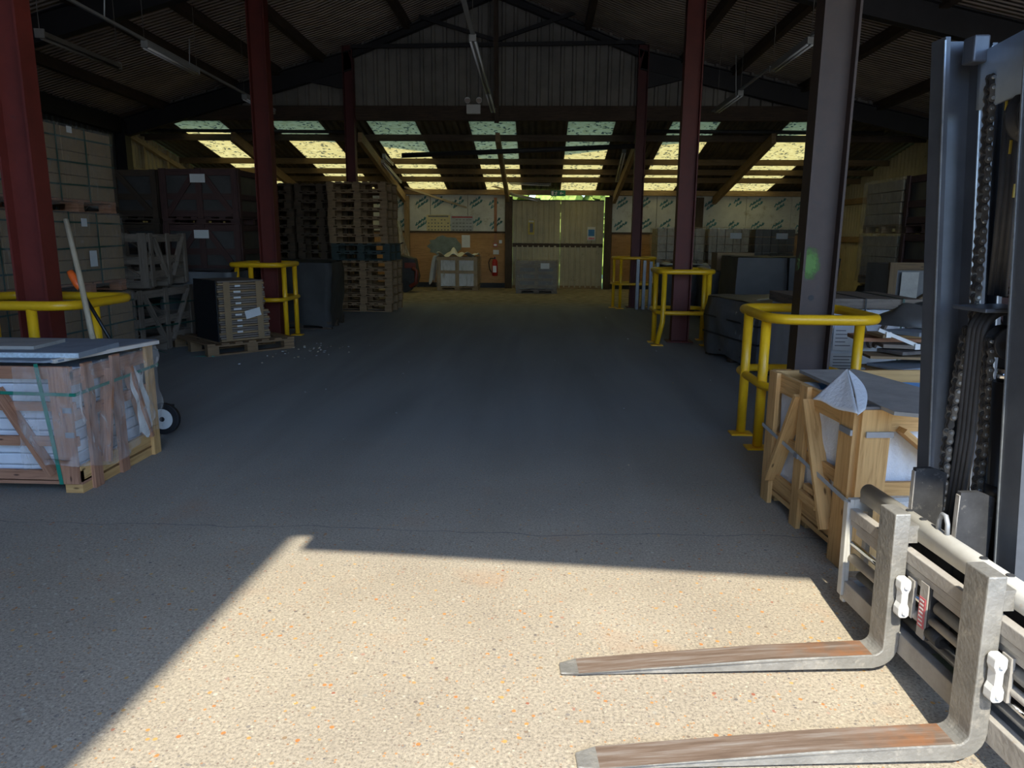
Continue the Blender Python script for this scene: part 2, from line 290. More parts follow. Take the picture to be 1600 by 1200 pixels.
# ------------------------------------------------------------------ mesh builder
class MB:
    def __init__(s): s.v = []; s.f = []; s.uv = []; s.mi = []; s.mats = []; s.sm = []
    def _m(s, m):
        if m not in s.mats: s.mats.append(m)
        return s.mats.index(m)
    def face(s, pts, m, uv=None, smooth=False):
        b = len(s.v); s.v += [tuple(p) for p in pts]; s.f.append(tuple(range(b, b+len(pts))))
        s.uv.append(uv or [(0, 0)]*len(pts)); s.mi.append(s._m(m)); s.sm.append(smooth); return s
    def box(s, c, d, m, rot=None, taper=None):
        """box by centre and full size; rot a 3x3 matrix or z angle"""
        c = Vector(c); h = [x/2 for x in d]
        M = Matrix.Identity(3) if rot is None else (rot if isinstance(rot, Matrix) else Matrix.Rotation(rot, 3, 'Z'))
        b = len(s.v); cs = [(x, y, z) for x in (-1, 1) for y in (-1, 1) for z in (-1, 1)]
        for q in cs: s.v.append(tuple(c + M @ Vector((q[0]*h[0], q[1]*h[1], q[2]*h[2]))))
        L = max(range(3), key=lambda i: d[i]); ox, oy = random.random()*20, random.random()*20
        mi = s._m(m)
        for f in ((0, 1, 3, 2), (4, 6, 7, 5), (0, 4, 5, 1), (2, 3, 7, 6), (0, 2, 6, 4), (1, 5, 7, 3)):
            s.f.append(tuple(b+i for i in f)); s.mi.append(mi); s.sm.append(False)
            ax = [a for a in range(3) if len({cs[i][a] for i in f}) > 1]
            if L in ax: ax = [L]+[a for a in ax if a != L]
            s.uv.append([(cs[i][ax[0]]*h[ax[0]]+ox, cs[i][ax[1]]*h[ax[1]]+oy) for i in f])
        return s
    def bb(s, x0, x1, y0, y1, z0, z1, m): return s.box(((x0+x1)/2, (y0+y1)/2, (z0+z1)/2), (abs(x1-x0), abs(y1-y0), abs(z1-z0)), m)
    def beam(s, p0, p1, wd, ht, m, upv=(0, 0, 1)):
        p0, p1 = Vector(p0), Vector(p1); d = p1-p0; l = d.length; X = d.normalized(); U = Vector(upv)
        if abs(X.dot(U)) > 0.99: U = Vector((0, 1, 0))
        Y = U.cross(X).normalized(); Z = X.cross(Y)
        return s.box((p0+p1)/2, (l, wd, ht), m, Matrix((X, Y, Z)).transposed())
    def tube(s, pts, r, m, seg=10, closed=False, caps=True):
        pts = [Vector(p) for p in pts]; n = len(pts); b = len(s.v); mi = s._m(m)
        rs = r if isinstance(r, (list, tuple)) else [r]*n
        prevU = None
        for i, p in enumerate(pts):
            a = pts[(i-1) % n] if (closed or i > 0) else p; c = pts[(i+1) % n] if (closed or i < n-1) else p
            t = (c-a).normalized()
            if prevU is None:
                U = Vector((0, 0, 1)) if abs(t.z) < 0.9 else Vector((1, 0, 0)); U = (U-t*U.dot(t)).normalized()
            else: U = (prevU-t*prevU.dot(t)).normalized()
            prevU = U; V = t.cross(U)
            for k in range(seg):
                an = 2*math.pi*k/seg; s.v.append(tuple(p+(U*math.cos(an)+V*math.sin(an))*rs[i]))
        for i in range(n if closed else n-1):
            j = (i+1) % n
            for k in range(seg):
                k2 = (k+1) % seg; s.f.append((b+i*seg+k, b+i*seg+k2, b+j*seg+k2, b+j*seg+k)); s.uv.append([(i, k/seg), (i, k2/seg), (i+1, k2/seg), (i+1, k/seg)]); s.mi.append(mi); s.sm.append(True)
        if caps and not closed:
            s.f.append(tuple(b+k for k in range(seg-1, -1, -1))); s.uv.append([(0, 0)]*seg); s.mi.append(mi); s.sm.append(False)
            s.f.append(tuple(b+(n-1)*seg+k for k in range(seg))); s.uv.append([(0, 0)]*seg); s.mi.append(mi); s.sm.append(False)
        return s
    def cyl(s, p0, p1, r, m, seg=16): return s.tube([p0, p1], r, m, seg)
    def prism(s, prof, org, A, B, Dv, m, smooth=False):
        """profile of (a,b) points, swept by vector Dv; A and B are the profile axes"""
        org, A, B, Dv = Vector(org), Vector(A), Vector(B), Vector(Dv); b = len(s.v); n = len(prof); mi = s._m(m)
        for o in (Vector((0, 0, 0)), Dv):
            for (x, y) in prof: s.v.append(tuple(org+A*x+B*y+o))
        L = Dv.length; per = 0; oy = random.random()*9
        for i in range(n):
            j = (i+1) % n; l = math.dist(prof[i], prof[j])
            s.f.append((b+i, b+j, b+n+j, b+n+i)); s.uv.append([(0, per+oy), (0, per+l+oy), (L, per+l+oy), (L, per+oy)]); s.mi.append(mi); s.sm.append(smooth); per += l
        s.f.append(tuple(b+i for i in range(n-1, -1, -1))); s.uv.append([(prof[i][0], prof[i][1]) for i in range(n-1, -1, -1)]); s.mi.append(mi); s.sm.append(False)
        s.f.append(tuple(b+n+i for i in range(n))); s.uv.append([(prof[i][0], prof[i][1]) for i in range(n)]); s.mi.append(mi); s.sm.append(False)
        return s
    def grid(s, fn, nu, nv, m, smooth=True):
        b = len(s.v); mi = s._m(m)
        for i in range(nu+1):
            for j in range(nv+1): s.v.append(tuple(fn(i/nu, j/nv)))
        for i in range(nu):
            for j in range(nv):
                a = b+i*(nv+1)+j; s.f.append((a, a+nv+1, a+nv+2, a+1)); s.uv.append([(i/nu, j/nv)]*4); s.mi.append(mi); s.sm.append(smooth)
        return s
    def build(s, name, parent=None, bevel=0, solid=0, loc=None, rz=0):
        me = bpy.data.meshes.new(name); me.from_pydata(s.v, [], s.f)
        for m in s.mats: me.materials.append(MATS[m])
        me.polygons.foreach_set('material_index', s.mi); me.polygons.foreach_set('use_smooth', s.sm)
        ul = me.uv_layers.new(name='UVMap'); fl = [c for f in s.uv for p in f for c in p]; ul.data.foreach_set('uv', fl)
        bm = bmesh.new(); bm.from_mesh(me); bmesh.ops.recalc_face_normals(bm, faces=bm.faces); bm.to_mesh(me); bm.free()
        me.update()
        o = bpy.data.objects.new(name, me); COL.objects.link(o)
        if parent: o.parent = parent
        if loc is not None: o.location = loc
        if rz: o.rotation_euler.z = rz
        if solid:
            md = o.modifiers.new('thickness', 'SOLIDIFY'); md.thickness = solid; md.offset = 0
        if bevel:
            md = o.modifiers.new('bevel', 'BEVEL'); md.width = bevel; md.segments = 2; md.limit_method = 'ANGLE'
        return o
def tag(o, label, cat, group=None, kind=None):
    o['label'] = label; o['category'] = cat
    if group: o['group'] = group
    if kind: o['kind'] = kind
    return o
def empty(name, loc, label, cat, group=None, rz=0.0):
    o = bpy.data.objects.new(name, None); COL.objects.link(o); o.location = loc; o.rotation_euler = (0, 0, rz)
    o.empty_display_size = 0.1
    return tag(o, label, cat, group)
def struct(o, label=None):
    o['kind'] = 'structure'
    if label: o['label'] = label
    return o
def copy_tree(o, parent=None):
    c = o.copy(); COL.objects.link(c)
    if parent: c.parent = parent
    for ch in [x for x in C.objects if x.parent == o]: copy_tree(ch, c)
    return c
def dup(o, loc, rz=0.0, label=None):
    c = copy_tree(o); c.location = loc; c.rotation_euler.z = rz
    if label: c['label'] = label
    return c
I3 = Matrix.Identity(3)

# ------------------------------------------------------------------ building
XL, XR = -8.75, 8.05           # outer walls
YA, YB, YC, YW = 5.3, 10.4, 15.5, 20.9
YF = -0.6                      # front of the building
XCL, XCR = -3.85, 1.93         # column rows
RIDGE = -0.95
def zh(x):                     # roof height of the hall at the gable end
    if x < XCL: return 5.14 - (XCL-x)*0.272
    if x > XCR: return 5.14 - (x-XCR)*0.225
    return 5.14 + (min(x-XCL, XCR-x))*0.385
def zroof(x, y): return zh(x) + 0.017*(YC-y)
def zlean(y): return 3.75 - 0.20*(y-YC)

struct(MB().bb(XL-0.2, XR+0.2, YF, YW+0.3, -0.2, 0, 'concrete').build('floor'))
struct(MB().bb(-30, 30, -26, YF-1.6, -0.2, 0, 'yard_tarmac').build('floor_outside'))
struct(MB().bb(-14, 14, YF-1.6, YF, -0.2, 0, 'concrete').build('floor_threshold'))
struct(MB().bb(-30, 30, YW+0.3, 40, -0.2, 0, 'foliage').build('ground_behind'))

# main roof: four sheets
def roof_part(x0, x1, name):
    y0, y1 = YF-0.3, YC+0.28; t = 0.05
    vs = [(x0, y0, zroof(x0, y0)), (x1, y0, zroof(x1, y0)), (x1, y1, zroof(x1, y1)), (x0, y1, zroof(x0, y1))]
    m = MB(); up_ = [(a, b, c+t) for a, b, c in vs]
    m.face(vs, 'roof_sheet'); m.face(up_, 'roof_sheet')
    for i in range(4): j = (i+1) % 4; m.face([vs[i], vs[j], up_[j], up_[i]], 'roof_sheet')
    return m.build(name)
for nm, a, b in (('ceiling_left', XL, XCL), ('ceiling_centre_left', XCL, RIDGE), ('ceiling_centre_right', RIDGE, XCR), ('ceiling_right', XCR, XR)):
    struct(roof_part(a, b, nm))

def profile_wall(p0, p1, ztop, zbot, m, pitch=0.20, depth=0.035, kind='box', nrm=(0, -1, 0)):
    """vertical profiled sheet from p0 to p1 (xy); ztop may be a function of the point"""
    p0, p1 = Vector((*p0, 0)), Vector((*p1, 0)); L = (p1-p0).length; D = (p1-p0).normalized(); nn = Vector(nrm)
    mb = MB(); pts = []
    n = int(L/pitch)
    for i in range(n):
        a = i*pitch
        if kind == 'box': pts += [(a, 0), (a+pitch*0.62, 0), (a+pitch*0.70, depth), (a+pitch*0.92, depth)]
        else: pts += [(a+pitch*k/6, depth*0.5*(1+math.sin(2*math.pi*k/6))) for k in range(6)]
    pts.append((L, 0))
    for i in range(len(pts)-1):
        q = []
        for (a, d) in (pts[i], pts[i+1]):
            b = p0+D*a+nn*d; zt = ztop(b) if callable(ztop) else ztop
            q.append((b, zt))
        (b0, t0), (b1, t1) = q
        mb.face([(b0.x, b0.y, zbot), (b1.x, b1.y, zbot), (b1.x, b1.y, t1), (b0.x, b0.y, t0)], m)
        mb.face([(b0.x-nn.x*0.06, b0.y-nn.y*0.06, zbot), (b1.x-nn.x*0.06, b1.y-nn.y*0.06, zbot), (b1.x-nn.x*0.06, b1.y-nn.y*0.06, t1), (b0.x-nn.x*0.06, b0.y-nn.y*0.06, t0)], m)
    return mb
# gable infill above the lean-to opening
struct(profile_wall((XL, YC+0.2), (XR, YC+0.2), lambda b: zroof(b.x, b.y), 3.9, 'cladding', 0.235, 0.05).build('wall_gable'))
# side walls of the hall and of the lean-to
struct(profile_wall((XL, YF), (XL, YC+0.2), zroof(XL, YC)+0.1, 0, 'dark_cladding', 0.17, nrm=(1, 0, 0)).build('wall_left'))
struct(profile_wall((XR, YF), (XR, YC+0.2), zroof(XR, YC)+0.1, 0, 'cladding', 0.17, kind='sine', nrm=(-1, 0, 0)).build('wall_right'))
struct(profile_wall((XL, YC+0.2), (XL, YW), lambda b: zlean(b.y), 0, 'tan_cladding', 0.17, nrm=(1, 0, 0)).build('wall_lean_left'))
struct(profile_wall((XR, YC+0.2), (XR, YW), lambda b: zlean(b.y), 0, 'tan_cladding', 0.17, kind='sine', nrm=(-1, 0, 0)).build('wall_lean_right'))
# front of the hall: a header over a wide opening
hd = MB()
def hb_(x): return 4.46-0.096*x                         # unseen header edge, sloped to shape the top of the sun patch
hx = [XL, XCL, -1.60, -1.60, -1.32, -1.32, RIDGE, XCR, XR]
hz_ = [4.6, 4.6, 4.6, 4.76, 4.76, hb_(-1.2), hb_(RIDGE), hb_(XCR), 3.95]
for i in range(len(hx)-1):
    a, b = hx[i], hx[i+1]
    if a == b: continue
    for yy in (YF-0.1, YF):
        hd.face([(a, yy, hz_[i]), (b, yy, hz_[i+1]), (b, yy, max(zroof(b, YF), hz_[i+1]+.02)), (a, yy, max(zroof(a, YF), hz_[i]+.02))], 'cladding')
    hd.face([(a, YF-0.1, hz_[i]), (b, YF-0.1, hz_[i+1]), (b, YF, hz_[i+1]), (a, YF, hz_[i])], 'cladding')
struct(hd.build('wall_front'))

# steel columns
def column(x, y, m, label, zt=None, dz=0.24, fl=0.165, spray=False):
    z1 = zt or zroof(x, y)
    o = empty('steel_column', (x, y, 0), label, 'column', 'steel columns along the aisle')
    a, b, t = dz/2, fl/2, 0.016
    prof = [(-a, -b), (-a+t, -b), (-a+t, -0.006), (a-t, -0.006), (a-t, -b), (a, -b), (a, b), (a-t, b), (a-t, 0.006), (-a+t, 0.006), (-a+t, b), (-a, b)]
    MB().prism(prof, (0, 0, 0.012), (1, 0, 0), (0, 1, 0), (0, 0, z1-0.012), m).build('shaft', o)
    MB().bb(-a-0.06, a+0.06, -b-0.06, b+0.06, 0, 0.015, m).build('base_plate', o)
    if spray:
        mb = MB(); c = at(1264, 412, y-0.01)
        n = 32
        mb.prism([(c.x-x+0.092*math.cos(2*math.pi*k/n), c.z+0.13*math.sin(2*math.pi*k/n)) for k in range(n)], (0, -0.0065, 0), (1, 0, 0), (0, 0, 1), (0, -0.0006, 0), 'green_spray')
        mb.build('spray_paint', o)
        MB().cyl((-0.02, -0.005, at(1250, 465, y).z), (-0.02, -0.009, at(1250, 465, y).z), 0.02, 'black_steel', 12).build('bolt_hole', o)
    return o
column(1.93, YA, 'brown_steel', 'brown H-section column with a green spray mark, inside the nearest right guard', spray=True)
column(1.96, YB, 'dim_red_steel', 'dark red steel column at right standing inside the middle yellow guard')
column(1.95, YC, 'maroon_steel', 'dark red steel column at right carrying the gable, furthest on that side', dz=0.2)
column(-3.72, 5.35, 'red_steel', 'big red steel column nearest the camera at left')
column(-3.78, 10.3, 'dim_red_steel', 'red steel column at left behind the pallet of bundled flat packs')
column(-3.9, YC, 'maroon_steel', 'dark red steel column at left carrying the gable, rising behind the tall pallet stack', dz=0.2)

# rafters of the frames, one per slope
def rafter(x0, x1, y, name_label, haunch=None, dep=0.34):
    m = MB(); p0 = Vector((x0, y, zroof(x0, y)-0.03-dep/2-0.10)); p1 = Vector((x1, y, zroof(x1, y)-0.03-dep/2-0.10))
    d = (p1-p0).normalized(); n = Vector((-d.z, 0, d.x))
    m.beam(p0, p1, 0.012, dep, 'black_steel'); m.beam(p0+n*dep/2, p1+n*dep/2, 0.15, 0.016, 'black_steel'); m.beam(p0-n*dep/2, p1-n*dep/2, 0.15, 0.016, 'black_steel')
    o = m.build('rafter'); tag(o, name_label, 'rafter', 'steel rafters')
    for hx, sgn in haunch or ():
        zz = zroof(hx, y)-0.45
        MB().prism([(0, 0), (0.75*sgn, 0.75*sgn*(0.272 if sgn < 0 else -0.225)*(1 if sgn < 0 else 1)), (0, -0.34)], (hx, y-0.05, zz), (1, 0, 0), (0, 0, 1), (0, 0.1, 0), 'black_steel').build('haunch', o)
    return o
for y, nm in ((YC, 'at the gable end'), (YB, 'over the middle columns'), (YA, 'over the nearest columns')):
    rafter(XL+0.1, XCL, y, 'black steel rafter of the left bay '+nm, [(-4.0, -1)] if y == YC else None)
    rafter(XCR, XR-0.1, y, 'black steel rafter of the right bay '+nm, [(2.05, 1)] if y == YC else None)
    for a, b, sd in ((XCL, RIDGE, 'left'), (RIDGE, XCR, 'right')):
        rafter(a, b, y, 'black steel rafter of the central span, %s slope, %s' % (sd, nm), dep=0.12)
# gable truss members
tr = empty('roof_truss', (0, YC-0.1, 0), 'thin dark steel truss of ties and struts below the ridge at the gable end', 'truss')
def P2(px, py): p = at(px, py, YC-0.1); return Vector((p.x, 0, p.z))
MB().beam(P2(548, 73), P2(1008, 66), 0.06, 0.07, 'black_steel').build('tie', tr)
for a, b in (((655, 26), (775, 63)), ((775, 63), (898, 20))):
    MB().beam(P2(*a), P2(*b), 0.06, 0.07, 'black_steel').build('strut', tr)
MB().beam(P2(775, -20), P2(776, 192), 0.09, 0.09, 'dark_wood').build('king_post', tr)
# beam under the gable infill and wall posts
tag(MB().bb(XL, XR, YC+0.05, YC+0.2, 3.72, 4.0, 'dark_wood').build('cross_beam'), 'deep dark timber beam carrying the gable cladding right across the hall', 'beam')
tag(MB().bb(XL+0.04, XL+0.24, YC-0.12, YC+0.1, 0, zroof(XL+0.2, YC)-0.2, 'black_steel').build('wall_post'), 'black steel post at the left wall where the lean-to begins', 'post')
tag(MB().bb(XR-0.36, XR-0.1, YC-0.12, YC+0.1, 0, zroof(XR, YC)-0.2, 'black_steel').build('wall_post'), 'black steel post at the right wall where the lean-to begins', 'post')

# purlins of the hall
def purlin(x, wd, dp, m, label):
    y0, y1 = YF, YC+0.2
    p0 = Vector((x, y0, zroof(x, y0)-dp/2-0.005)); p1 = Vector((x, y1, zroof(x, y1)-dp/2-0.005))
    tag(MB().beam(p0, p1, wd, dp, m).build('purlin'), label, 'purlin', 'purlins under the hall roof')
for x, nm in ((-7.75, 'nearest the left wall'), (-6.25, 'second from the left wall'), (-5.35, 'third from the left wall'), (-4.45, 'just outside the left column row'), (-2.7, 'inside the left column row'), (-1.1, 'just left of the ridge'),
              (0.85, 'just inside the right column row'), (2.75, 'just outside the right column row'), (3.75, 'third from the right wall'), (5.1, 'second from the right wall'), (6.6, 'nearest the right wall')):
    purlin(x, 0.12, 0.17, 'dark_wood', 'dark purlin running the length of the hall roof, '+nm)
# eaves beams
tag(MB().beam((XL+0.12, YF, zroof(XL, YF)-0.22), (XL+0.12, YC, zroof(XL, YC)-0.22), 0.14, 0.3, 'black_steel').build('eaves_beam'), 'dark beam along the eaves of the left wall', 'beam')
tag(MB().beam((XR-0.12, YF, zroof(XR, YF)-0.22), (XR-0.12, YC, zroof(XR, YC)-0.22), 0.14, 0.3, 'black_steel').build('eaves_beam'), 'dark beam along the eaves of the right wall', 'beam')

# lean-to roof with translucent strips
STR = [(-7.72, -6.68), (-5.65, -4.62), (-3.62, -2.62), (-1.52, -0.56), (0.51, 1.47), (2.62, 3.58), (4.95, 6.1)]
Y0L, Y1L = YC+0.14, YW+0.45
def lean_sheet(x0, x1, m, name):
    z0, z1 = zlean(Y0L)+0.02, zlean(Y1L)+0.02; t = 0.03
    a = [(x0, Y0L, z0), (x1, Y0L, z0), (x1, Y1L, z1), (x0, Y1L, z1)]
    mb = MB()
    if m == 'skylight_sheet': return mb.face(a, m).build(name)
    b = [(p[0], p[1], p[2]+t) for p in a]; mb.face(a, m); mb.face(b, m)
    for i in range(4): j = (i+1) % 4; mb.face([a[i], a[j], b[j], b[i]], m)
    return mb.build(name)
x = XL-0.1
for i, (a, b) in enumerate(STR):
    struct(lean_sheet(x, a, 'lean_roof_sheet', 'ceiling_lean_to_%d' % (i+1)))
    struct(lean_sheet(a, b, 'skylight_sheet', 'window_%d' % (i+1)), 'leaf-specked translucent roof sheet of the lean-to'); x = b
struct(lean_sheet(x, XR+0.1, 'lean_roof_sheet', 'ceiling_lean_to_8'))
for y, wd, m, nm in ((16.45, 0.08, 'dark_wood', 'uppermost'), (18.1, 0.07, 'lean_wood', 'second from the top'), (18.9, 0.07, 'lean_wood', 'third from the top'), (19.6, 0.07, 'lean_wood', 'lowest before the wall plate')):
    z = zlean(y)-0.07
    tag(MB().bb(XL, XR, y-wd/2, y+wd/2, z-0.065, z+0.065, m).build('purlin'), 'timber purlin across the skylights of the lean-to roof, '+nm, 'purlin', 'purlins under the lean-to roof')
zp = zlean(YW-0.1)-0.02
tag(MB().bb(XL, XR, YW-0.22, YW-0.02, zp-0.13, zp, 'old_pine').build('wall_plate'), 'long timber wall plate along the top of the back wall', 'beam')
# black conduit pipes crossing below
for (a, b, Y, r, m, lab) in (((190, 203), (545, 206), 16.0, 0.035, 'black_steel', 'black pipe crossing the lean-to below the gable at left'), ((1002, 205), (1380, 208), 16.0, 0.04, 'black_steel', 'black pipe crossing the lean-to below the gable at right'), ((628, 243), (1000, 228), 15.7, 0.05, 'black_steel', 'sloping black tie pipe between the two gable columns')):
    tag(MB().cyl(at(*a, Y), at(*b, Y), r, m, 10).build('steel_pipe'), lab, 'pipe')
# sloping rafters of the lean-to
for x, nm in ((-6.45, 'furthest left'), (-3.78, 'beside the left gable column'), (-0.93, 'at the centre, left of the back doors'), (1.97, 'beside the right gable column'), (4.68, 'furthest right, lit by the skylights')):
    y0, y1 = YC+0.3, YW-0.1; dz = -0.27
    tag(MB().beam((x, y0, zlean(y0)+dz), (x, y1, zlean(y1)+dz), 0.09, 0.2, 'old_pine').build('rafter'), 'sloping timber rafter under the lean-to roof, '+nm, 'rafter', 'timber rafters of the lean-to')
# left wall rails of the lean-to
for z, nm in ((3.3, 'upper'), (2.75, 'lower')):
    tag(MB().beam((XL+0.1, YC+0.3, z if z < 3 else 3.45), (XL+0.1, YW-0.3, z-(0.1 if z < 3 else 0.9)), 0.08, 0.1, 'pale_wood').build('wall_rail'), nm+' pale timber rail on the left wall of the lean-to', 'rail')
for y, nm in ((16.3, 'nearest'), (17.3, 'middle'), (18.3, 'furthest')): tag(MB().bb(XL+0.04, XL+0.12, y, y+0.08, 2.7, zlean(y)-0.1, 'pale_wood').build('wall_stud'), nm+' of three short pale studs on the left lean-to wall', 'stud', 'studs on the left lean-to wall')
for z, nm in ((2.3, 'upper'), (1.35, 'lower')): tag(MB().bb(XR-0.12, XR-0.02, YC+0.6, YW-0.3, z, z+0.14, 'old_pine').build('wall_rail'), nm+' timber rail on the right wall of the lean-to', 'rail')

# ------------------------------------------------------------------ back wall
PWX0, PWX1 = -0.80, 1.72
def zat(py, Y=YW): return at(800, py, Y).z
zply = 1.53; ztopw = zp-0.13; zbw = 0.14
struct(MB().bb(XL, PWX0-0.14, YW, YW+0.12, 0, ztopw+0.3, 'dark_cladding').build('wall_back_left'))
struct(MB().bb(PWX1+0.14, XR, YW, YW+0.12, 0, ztopw+0.3, 'dark_cladding').build('wall_back_right'))
def boards(x0, x1, n, wall):
    wdt = (x1-x0)/n
    for i in range(n):
        a, b = x0+i*wdt, x0+(i+1)*wdt-0.012
        o = MB().bb(a, b, YW-0.06, YW-0.005, zply+0.01, ztopw-0.005, 'board_foil').build('insulation_board')
        tag(o, 'foil board with teal print, %s from the doors on their %s' % (('first', 'second', 'third', 'fourth', 'fifth')[(n-1-i) if wall == 'left' else i], wall), 'insulation board', 'foil insulation boards on the back wall')
        mk = MB(); h_ = ztopw-zply
        for cx in (a+wdt*0.22, a+wdt*0.72):
            for cz in (zply+h_*0.24, zply+h_*0.80):
                cx2 = cx+random.uniform(-.06, .06); A_ = R(33)
                for r_ in range(2):
                    for k in range(4):
                        along, across = (k-1.5)*0.085, (0.05 if r_ else -0.05)
                        px = cx2+along*math.cos(A_)-across*math.sin(A_); pz = cz+along*math.sin(A_)+across*math.cos(A_)
                        if not (zply+0.06 < pz < ztopw-0.06) or random.random() < .12: continue
                        mk.box((px, YW-0.0615, pz), (0.028, 0.002, 0.11), 'board_ink', Matrix.Rotation(R(25), 3, 'Y'))
                        mk.box((px+0.018, YW-0.0615, pz+random.uniform(-.02, .02)), (0.060, 0.002, 0.026), 'board_ink', Matrix.Rotation(-A_, 3, 'Y'))
                        if k % 2: mk.box((px+0.036, YW-0.0615, pz+0.01), (0.022, 0.002, 0.08), 'board_ink', Matrix.Rotation(R(25), 3, 'Y'))
        mk.build('printed_lettering', o)['kind'] = 'stuff'
boards(-5.15, PWX0-0.2, 4, 'left'); boards(PWX1+0.22, 8.0, 5, 'right')
def ply(x0, x1, z0, z1, nm): return tag(MB().bb(x0, x1, YW-0.07, YW-0.005, z0, z1, 'plywood').build('plywood_panel'), nm, 'plywood panel')
ply(-5.15, -4.28, zbw, zply-.02, 'orange plywood panel low on the back wall behind the pallet stack')
ply(-4.1, PWX0-0.2, zbw, zply-.02, 'wide orange plywood panel low on the back wall left of the metal doors')
ply(PWX1+0.22, 4.7, zbw, zply-.02, 'orange plywood panel low on the back wall right of the metal doors')
ply(4.72, 8.0, zbw, zply-.02, 'plywood panel low on the back wall at the far right behind the stock')
tag(MB().bb(-5.1, PWX0-0.2, YW-0.10, YW-0.07, zply-0.02, zply+0.03, 'dark_wood').build('batten'), 'dark batten between plywood and foil boards left of the doors', 'batten')
tag(MB().bb(PWX1+0.2, 7.9, YW-0.10, YW-0.07, zply-0.02, zply+0.03, 'dark_wood').build('batten'), 'dark batten between plywood and foil boards right of the doors', 'batten')
# timber posts on the back wall
for px, wd, m, lab in ((636, 0.13, 'old_pine', 'timber post on the back wall beside the tall pallet stack'), (1092, 0.18, 'dark_wood', 'dark timber post on the back wall behind the wrapped tile pallets')):
    p = at(px, 350, YW-0.15); tag(MB().bb(p.x-wd/2, p.x+wd/2, YW-0.22, YW-0.07, 0, zp-0.17, m).build('timber_post'), lab, 'post')
tag(MB().bb(PWX0-0.2, PWX0-0.003, YW-0.22, YW+0.08, 0, zp-0.17, 'dark_wood').build('door_post'), 'dark timber post on the left of the metal doors', 'post')
tag(MB().bb(PWX1+0.02, PWX1+0.2, YW-0.22, YW+0.08, 0, zp-0.17, 'dark_wood').build('door_post'), 'dark timber post on the right of the metal doors', 'post')
tag(MB().bb(XL, XR, YW-0.2, YW+0.1, 0.0, 0.05, 'dark_wood').build('sole_plate'), 'low dark sill along the foot of the back wall', 'sill') if False else None
# sliding metal doors
zdt = 2.39
def leaf(x0, x1, n):
    d = struct(MB().bb(x0, x1, YW-0.02, YW+0.03, 0.0, 0.08, 'old_pine').build('door_%d' % n))
    profile_wall((x0+0.002, YW-0.02), (x1-0.002, YW-0.02), zdt, 1.24, 'tan_cladding', 0.15, 0.025).build('upper_sheet', d)
    profile_wall((x0+0.002, YW-0.0), (x1-0.002, YW-0.0), 1.18, 0.03, 'tan_cladding', 0.15, 0.025).build('lower_sheet', d)
    MB().bb(x0, x1, YW-0.02, YW+0.04, 1.14, 1.25, 'dark_wood').build('middle_rail', d)
    MB().bb(x0, x1, YW-0.02, YW+0.03, zdt-0.03, zdt+0.03, 'black_steel').build('top_rail', d)
    return d
leaf(PWX0+0.0, 0.520, 1); leaf(0.526, 1.715, 2)
s = at(830, 355, YW-0.08)
o = tag(MB().bb(s.x-0.085, s.x+0.085, YW-0.075, YW-0.07, s.z-0.2, s.z+0.2, 'yellow_sign').build('warning_sign'), 'narrow yellow sign on the left metal door leaf', 'sign')
MB().bb(s.x-0.04, s.x+0.05, YW-0.078, YW-0.0755, s.z-0.14, s.z+0.1, 'print_ink').build('sign_print', o)
MB().bb(s.x-0.07, s.x+0.07, YW-0.078, YW-0.0755, s.z+0.13, s.z+0.18, 'paper').build('sign_heading', o)
s = at(924, 365, YW-0.08)
o = tag(MB().bb(s.x-0.11, s.x+0.11, YW-0.075, YW-0.07, s.z-0.18, s.z+0.18, 'paper').build('fire_door_sign'), 'white sign with blue panel and red strip on the right metal door leaf', 'sign')
MB().bb(s.x-0.085, s.x+0.085, YW-0.078, YW-0.0755, s.z-0.07, s.z+0.11, 'blue_sign').build('blue_panel', o)
MB().bb(s.x-0.085, s.x+0.085, YW-0.078, YW-0.0755, s.z-0.155, s.z-0.11, 'red_paint').build('red_strip', o)
# things fixed to the plywood
def flat(px, py, w_, h_, m, name, lab, cat, Y=YW-0.075, t=0.006):
    p = at(px, py, Y); return tag(MB().bb(p.x-w_/2, p.x+w_/2, Y-t, Y, p.z-h_/2, p.z+h_/2, m).build(name), lab, cat), p
o, p = flat(685, 349, 0.66, 0.46, 'cream_paper', 'safety_poster', 'cream safety poster full of small pictures, left of two on the foil boards', 'poster')
mb = MB()
for i in range(7):
    for j in range(4):
        if random.random() < .8: mb.bb(p.x-0.29+i*0.09, p.x-0.25+i*0.09, YW-0.0835, YW-0.0815, p.z-0.19+j*0.09, p.z-0.16+j*0.09, 'print_ink')
mb.bb(p.x-0.28, p.x+0.28, YW-0.0835, YW-0.0815, p.z+0.17, p.z+0.21, 'print_ink'); mb.build('poster_print', o)['kind'] = 'stuff'
o, p = flat(722, 350, 0.62, 0.44, 'pale_ink', 'notice_board', 'grey notice sheet with rows of small print, right of two on the foil boards', 'notice')
mb = MB()
for i in range(6):
    for j in range(4):
        if random.random() < .8: mb.bb(p.x-0.27+i*0.095, p.x-0.21+i*0.095, YW-0.0835, YW-0.0815, p.z-0.18+j*0.095, p.z-0.15+j*0.09, 'print_ink')
mb.bb(p.x-0.29, p.x+0.29, YW-0.0835, YW-0.0815, p.z+0.17, p.z+0.2, 'red_paint'); mb.build('notice_print', o)['kind'] = 'stuff'
flat(728, 377, 0.23, 0.34, 'paper', 'paper_notice', 'plain white paper sheet pinned to the plywood above the draped crate', 'notice', YW-0.075)
o, p = flat(775, 394, 0.16, 0.12, 'paper', 'extinguisher_notice', 'small white and red notice above the fire extinguisher', 'notice')
mb = MB(); c = at(695, 385, YW-0.074); n = 22
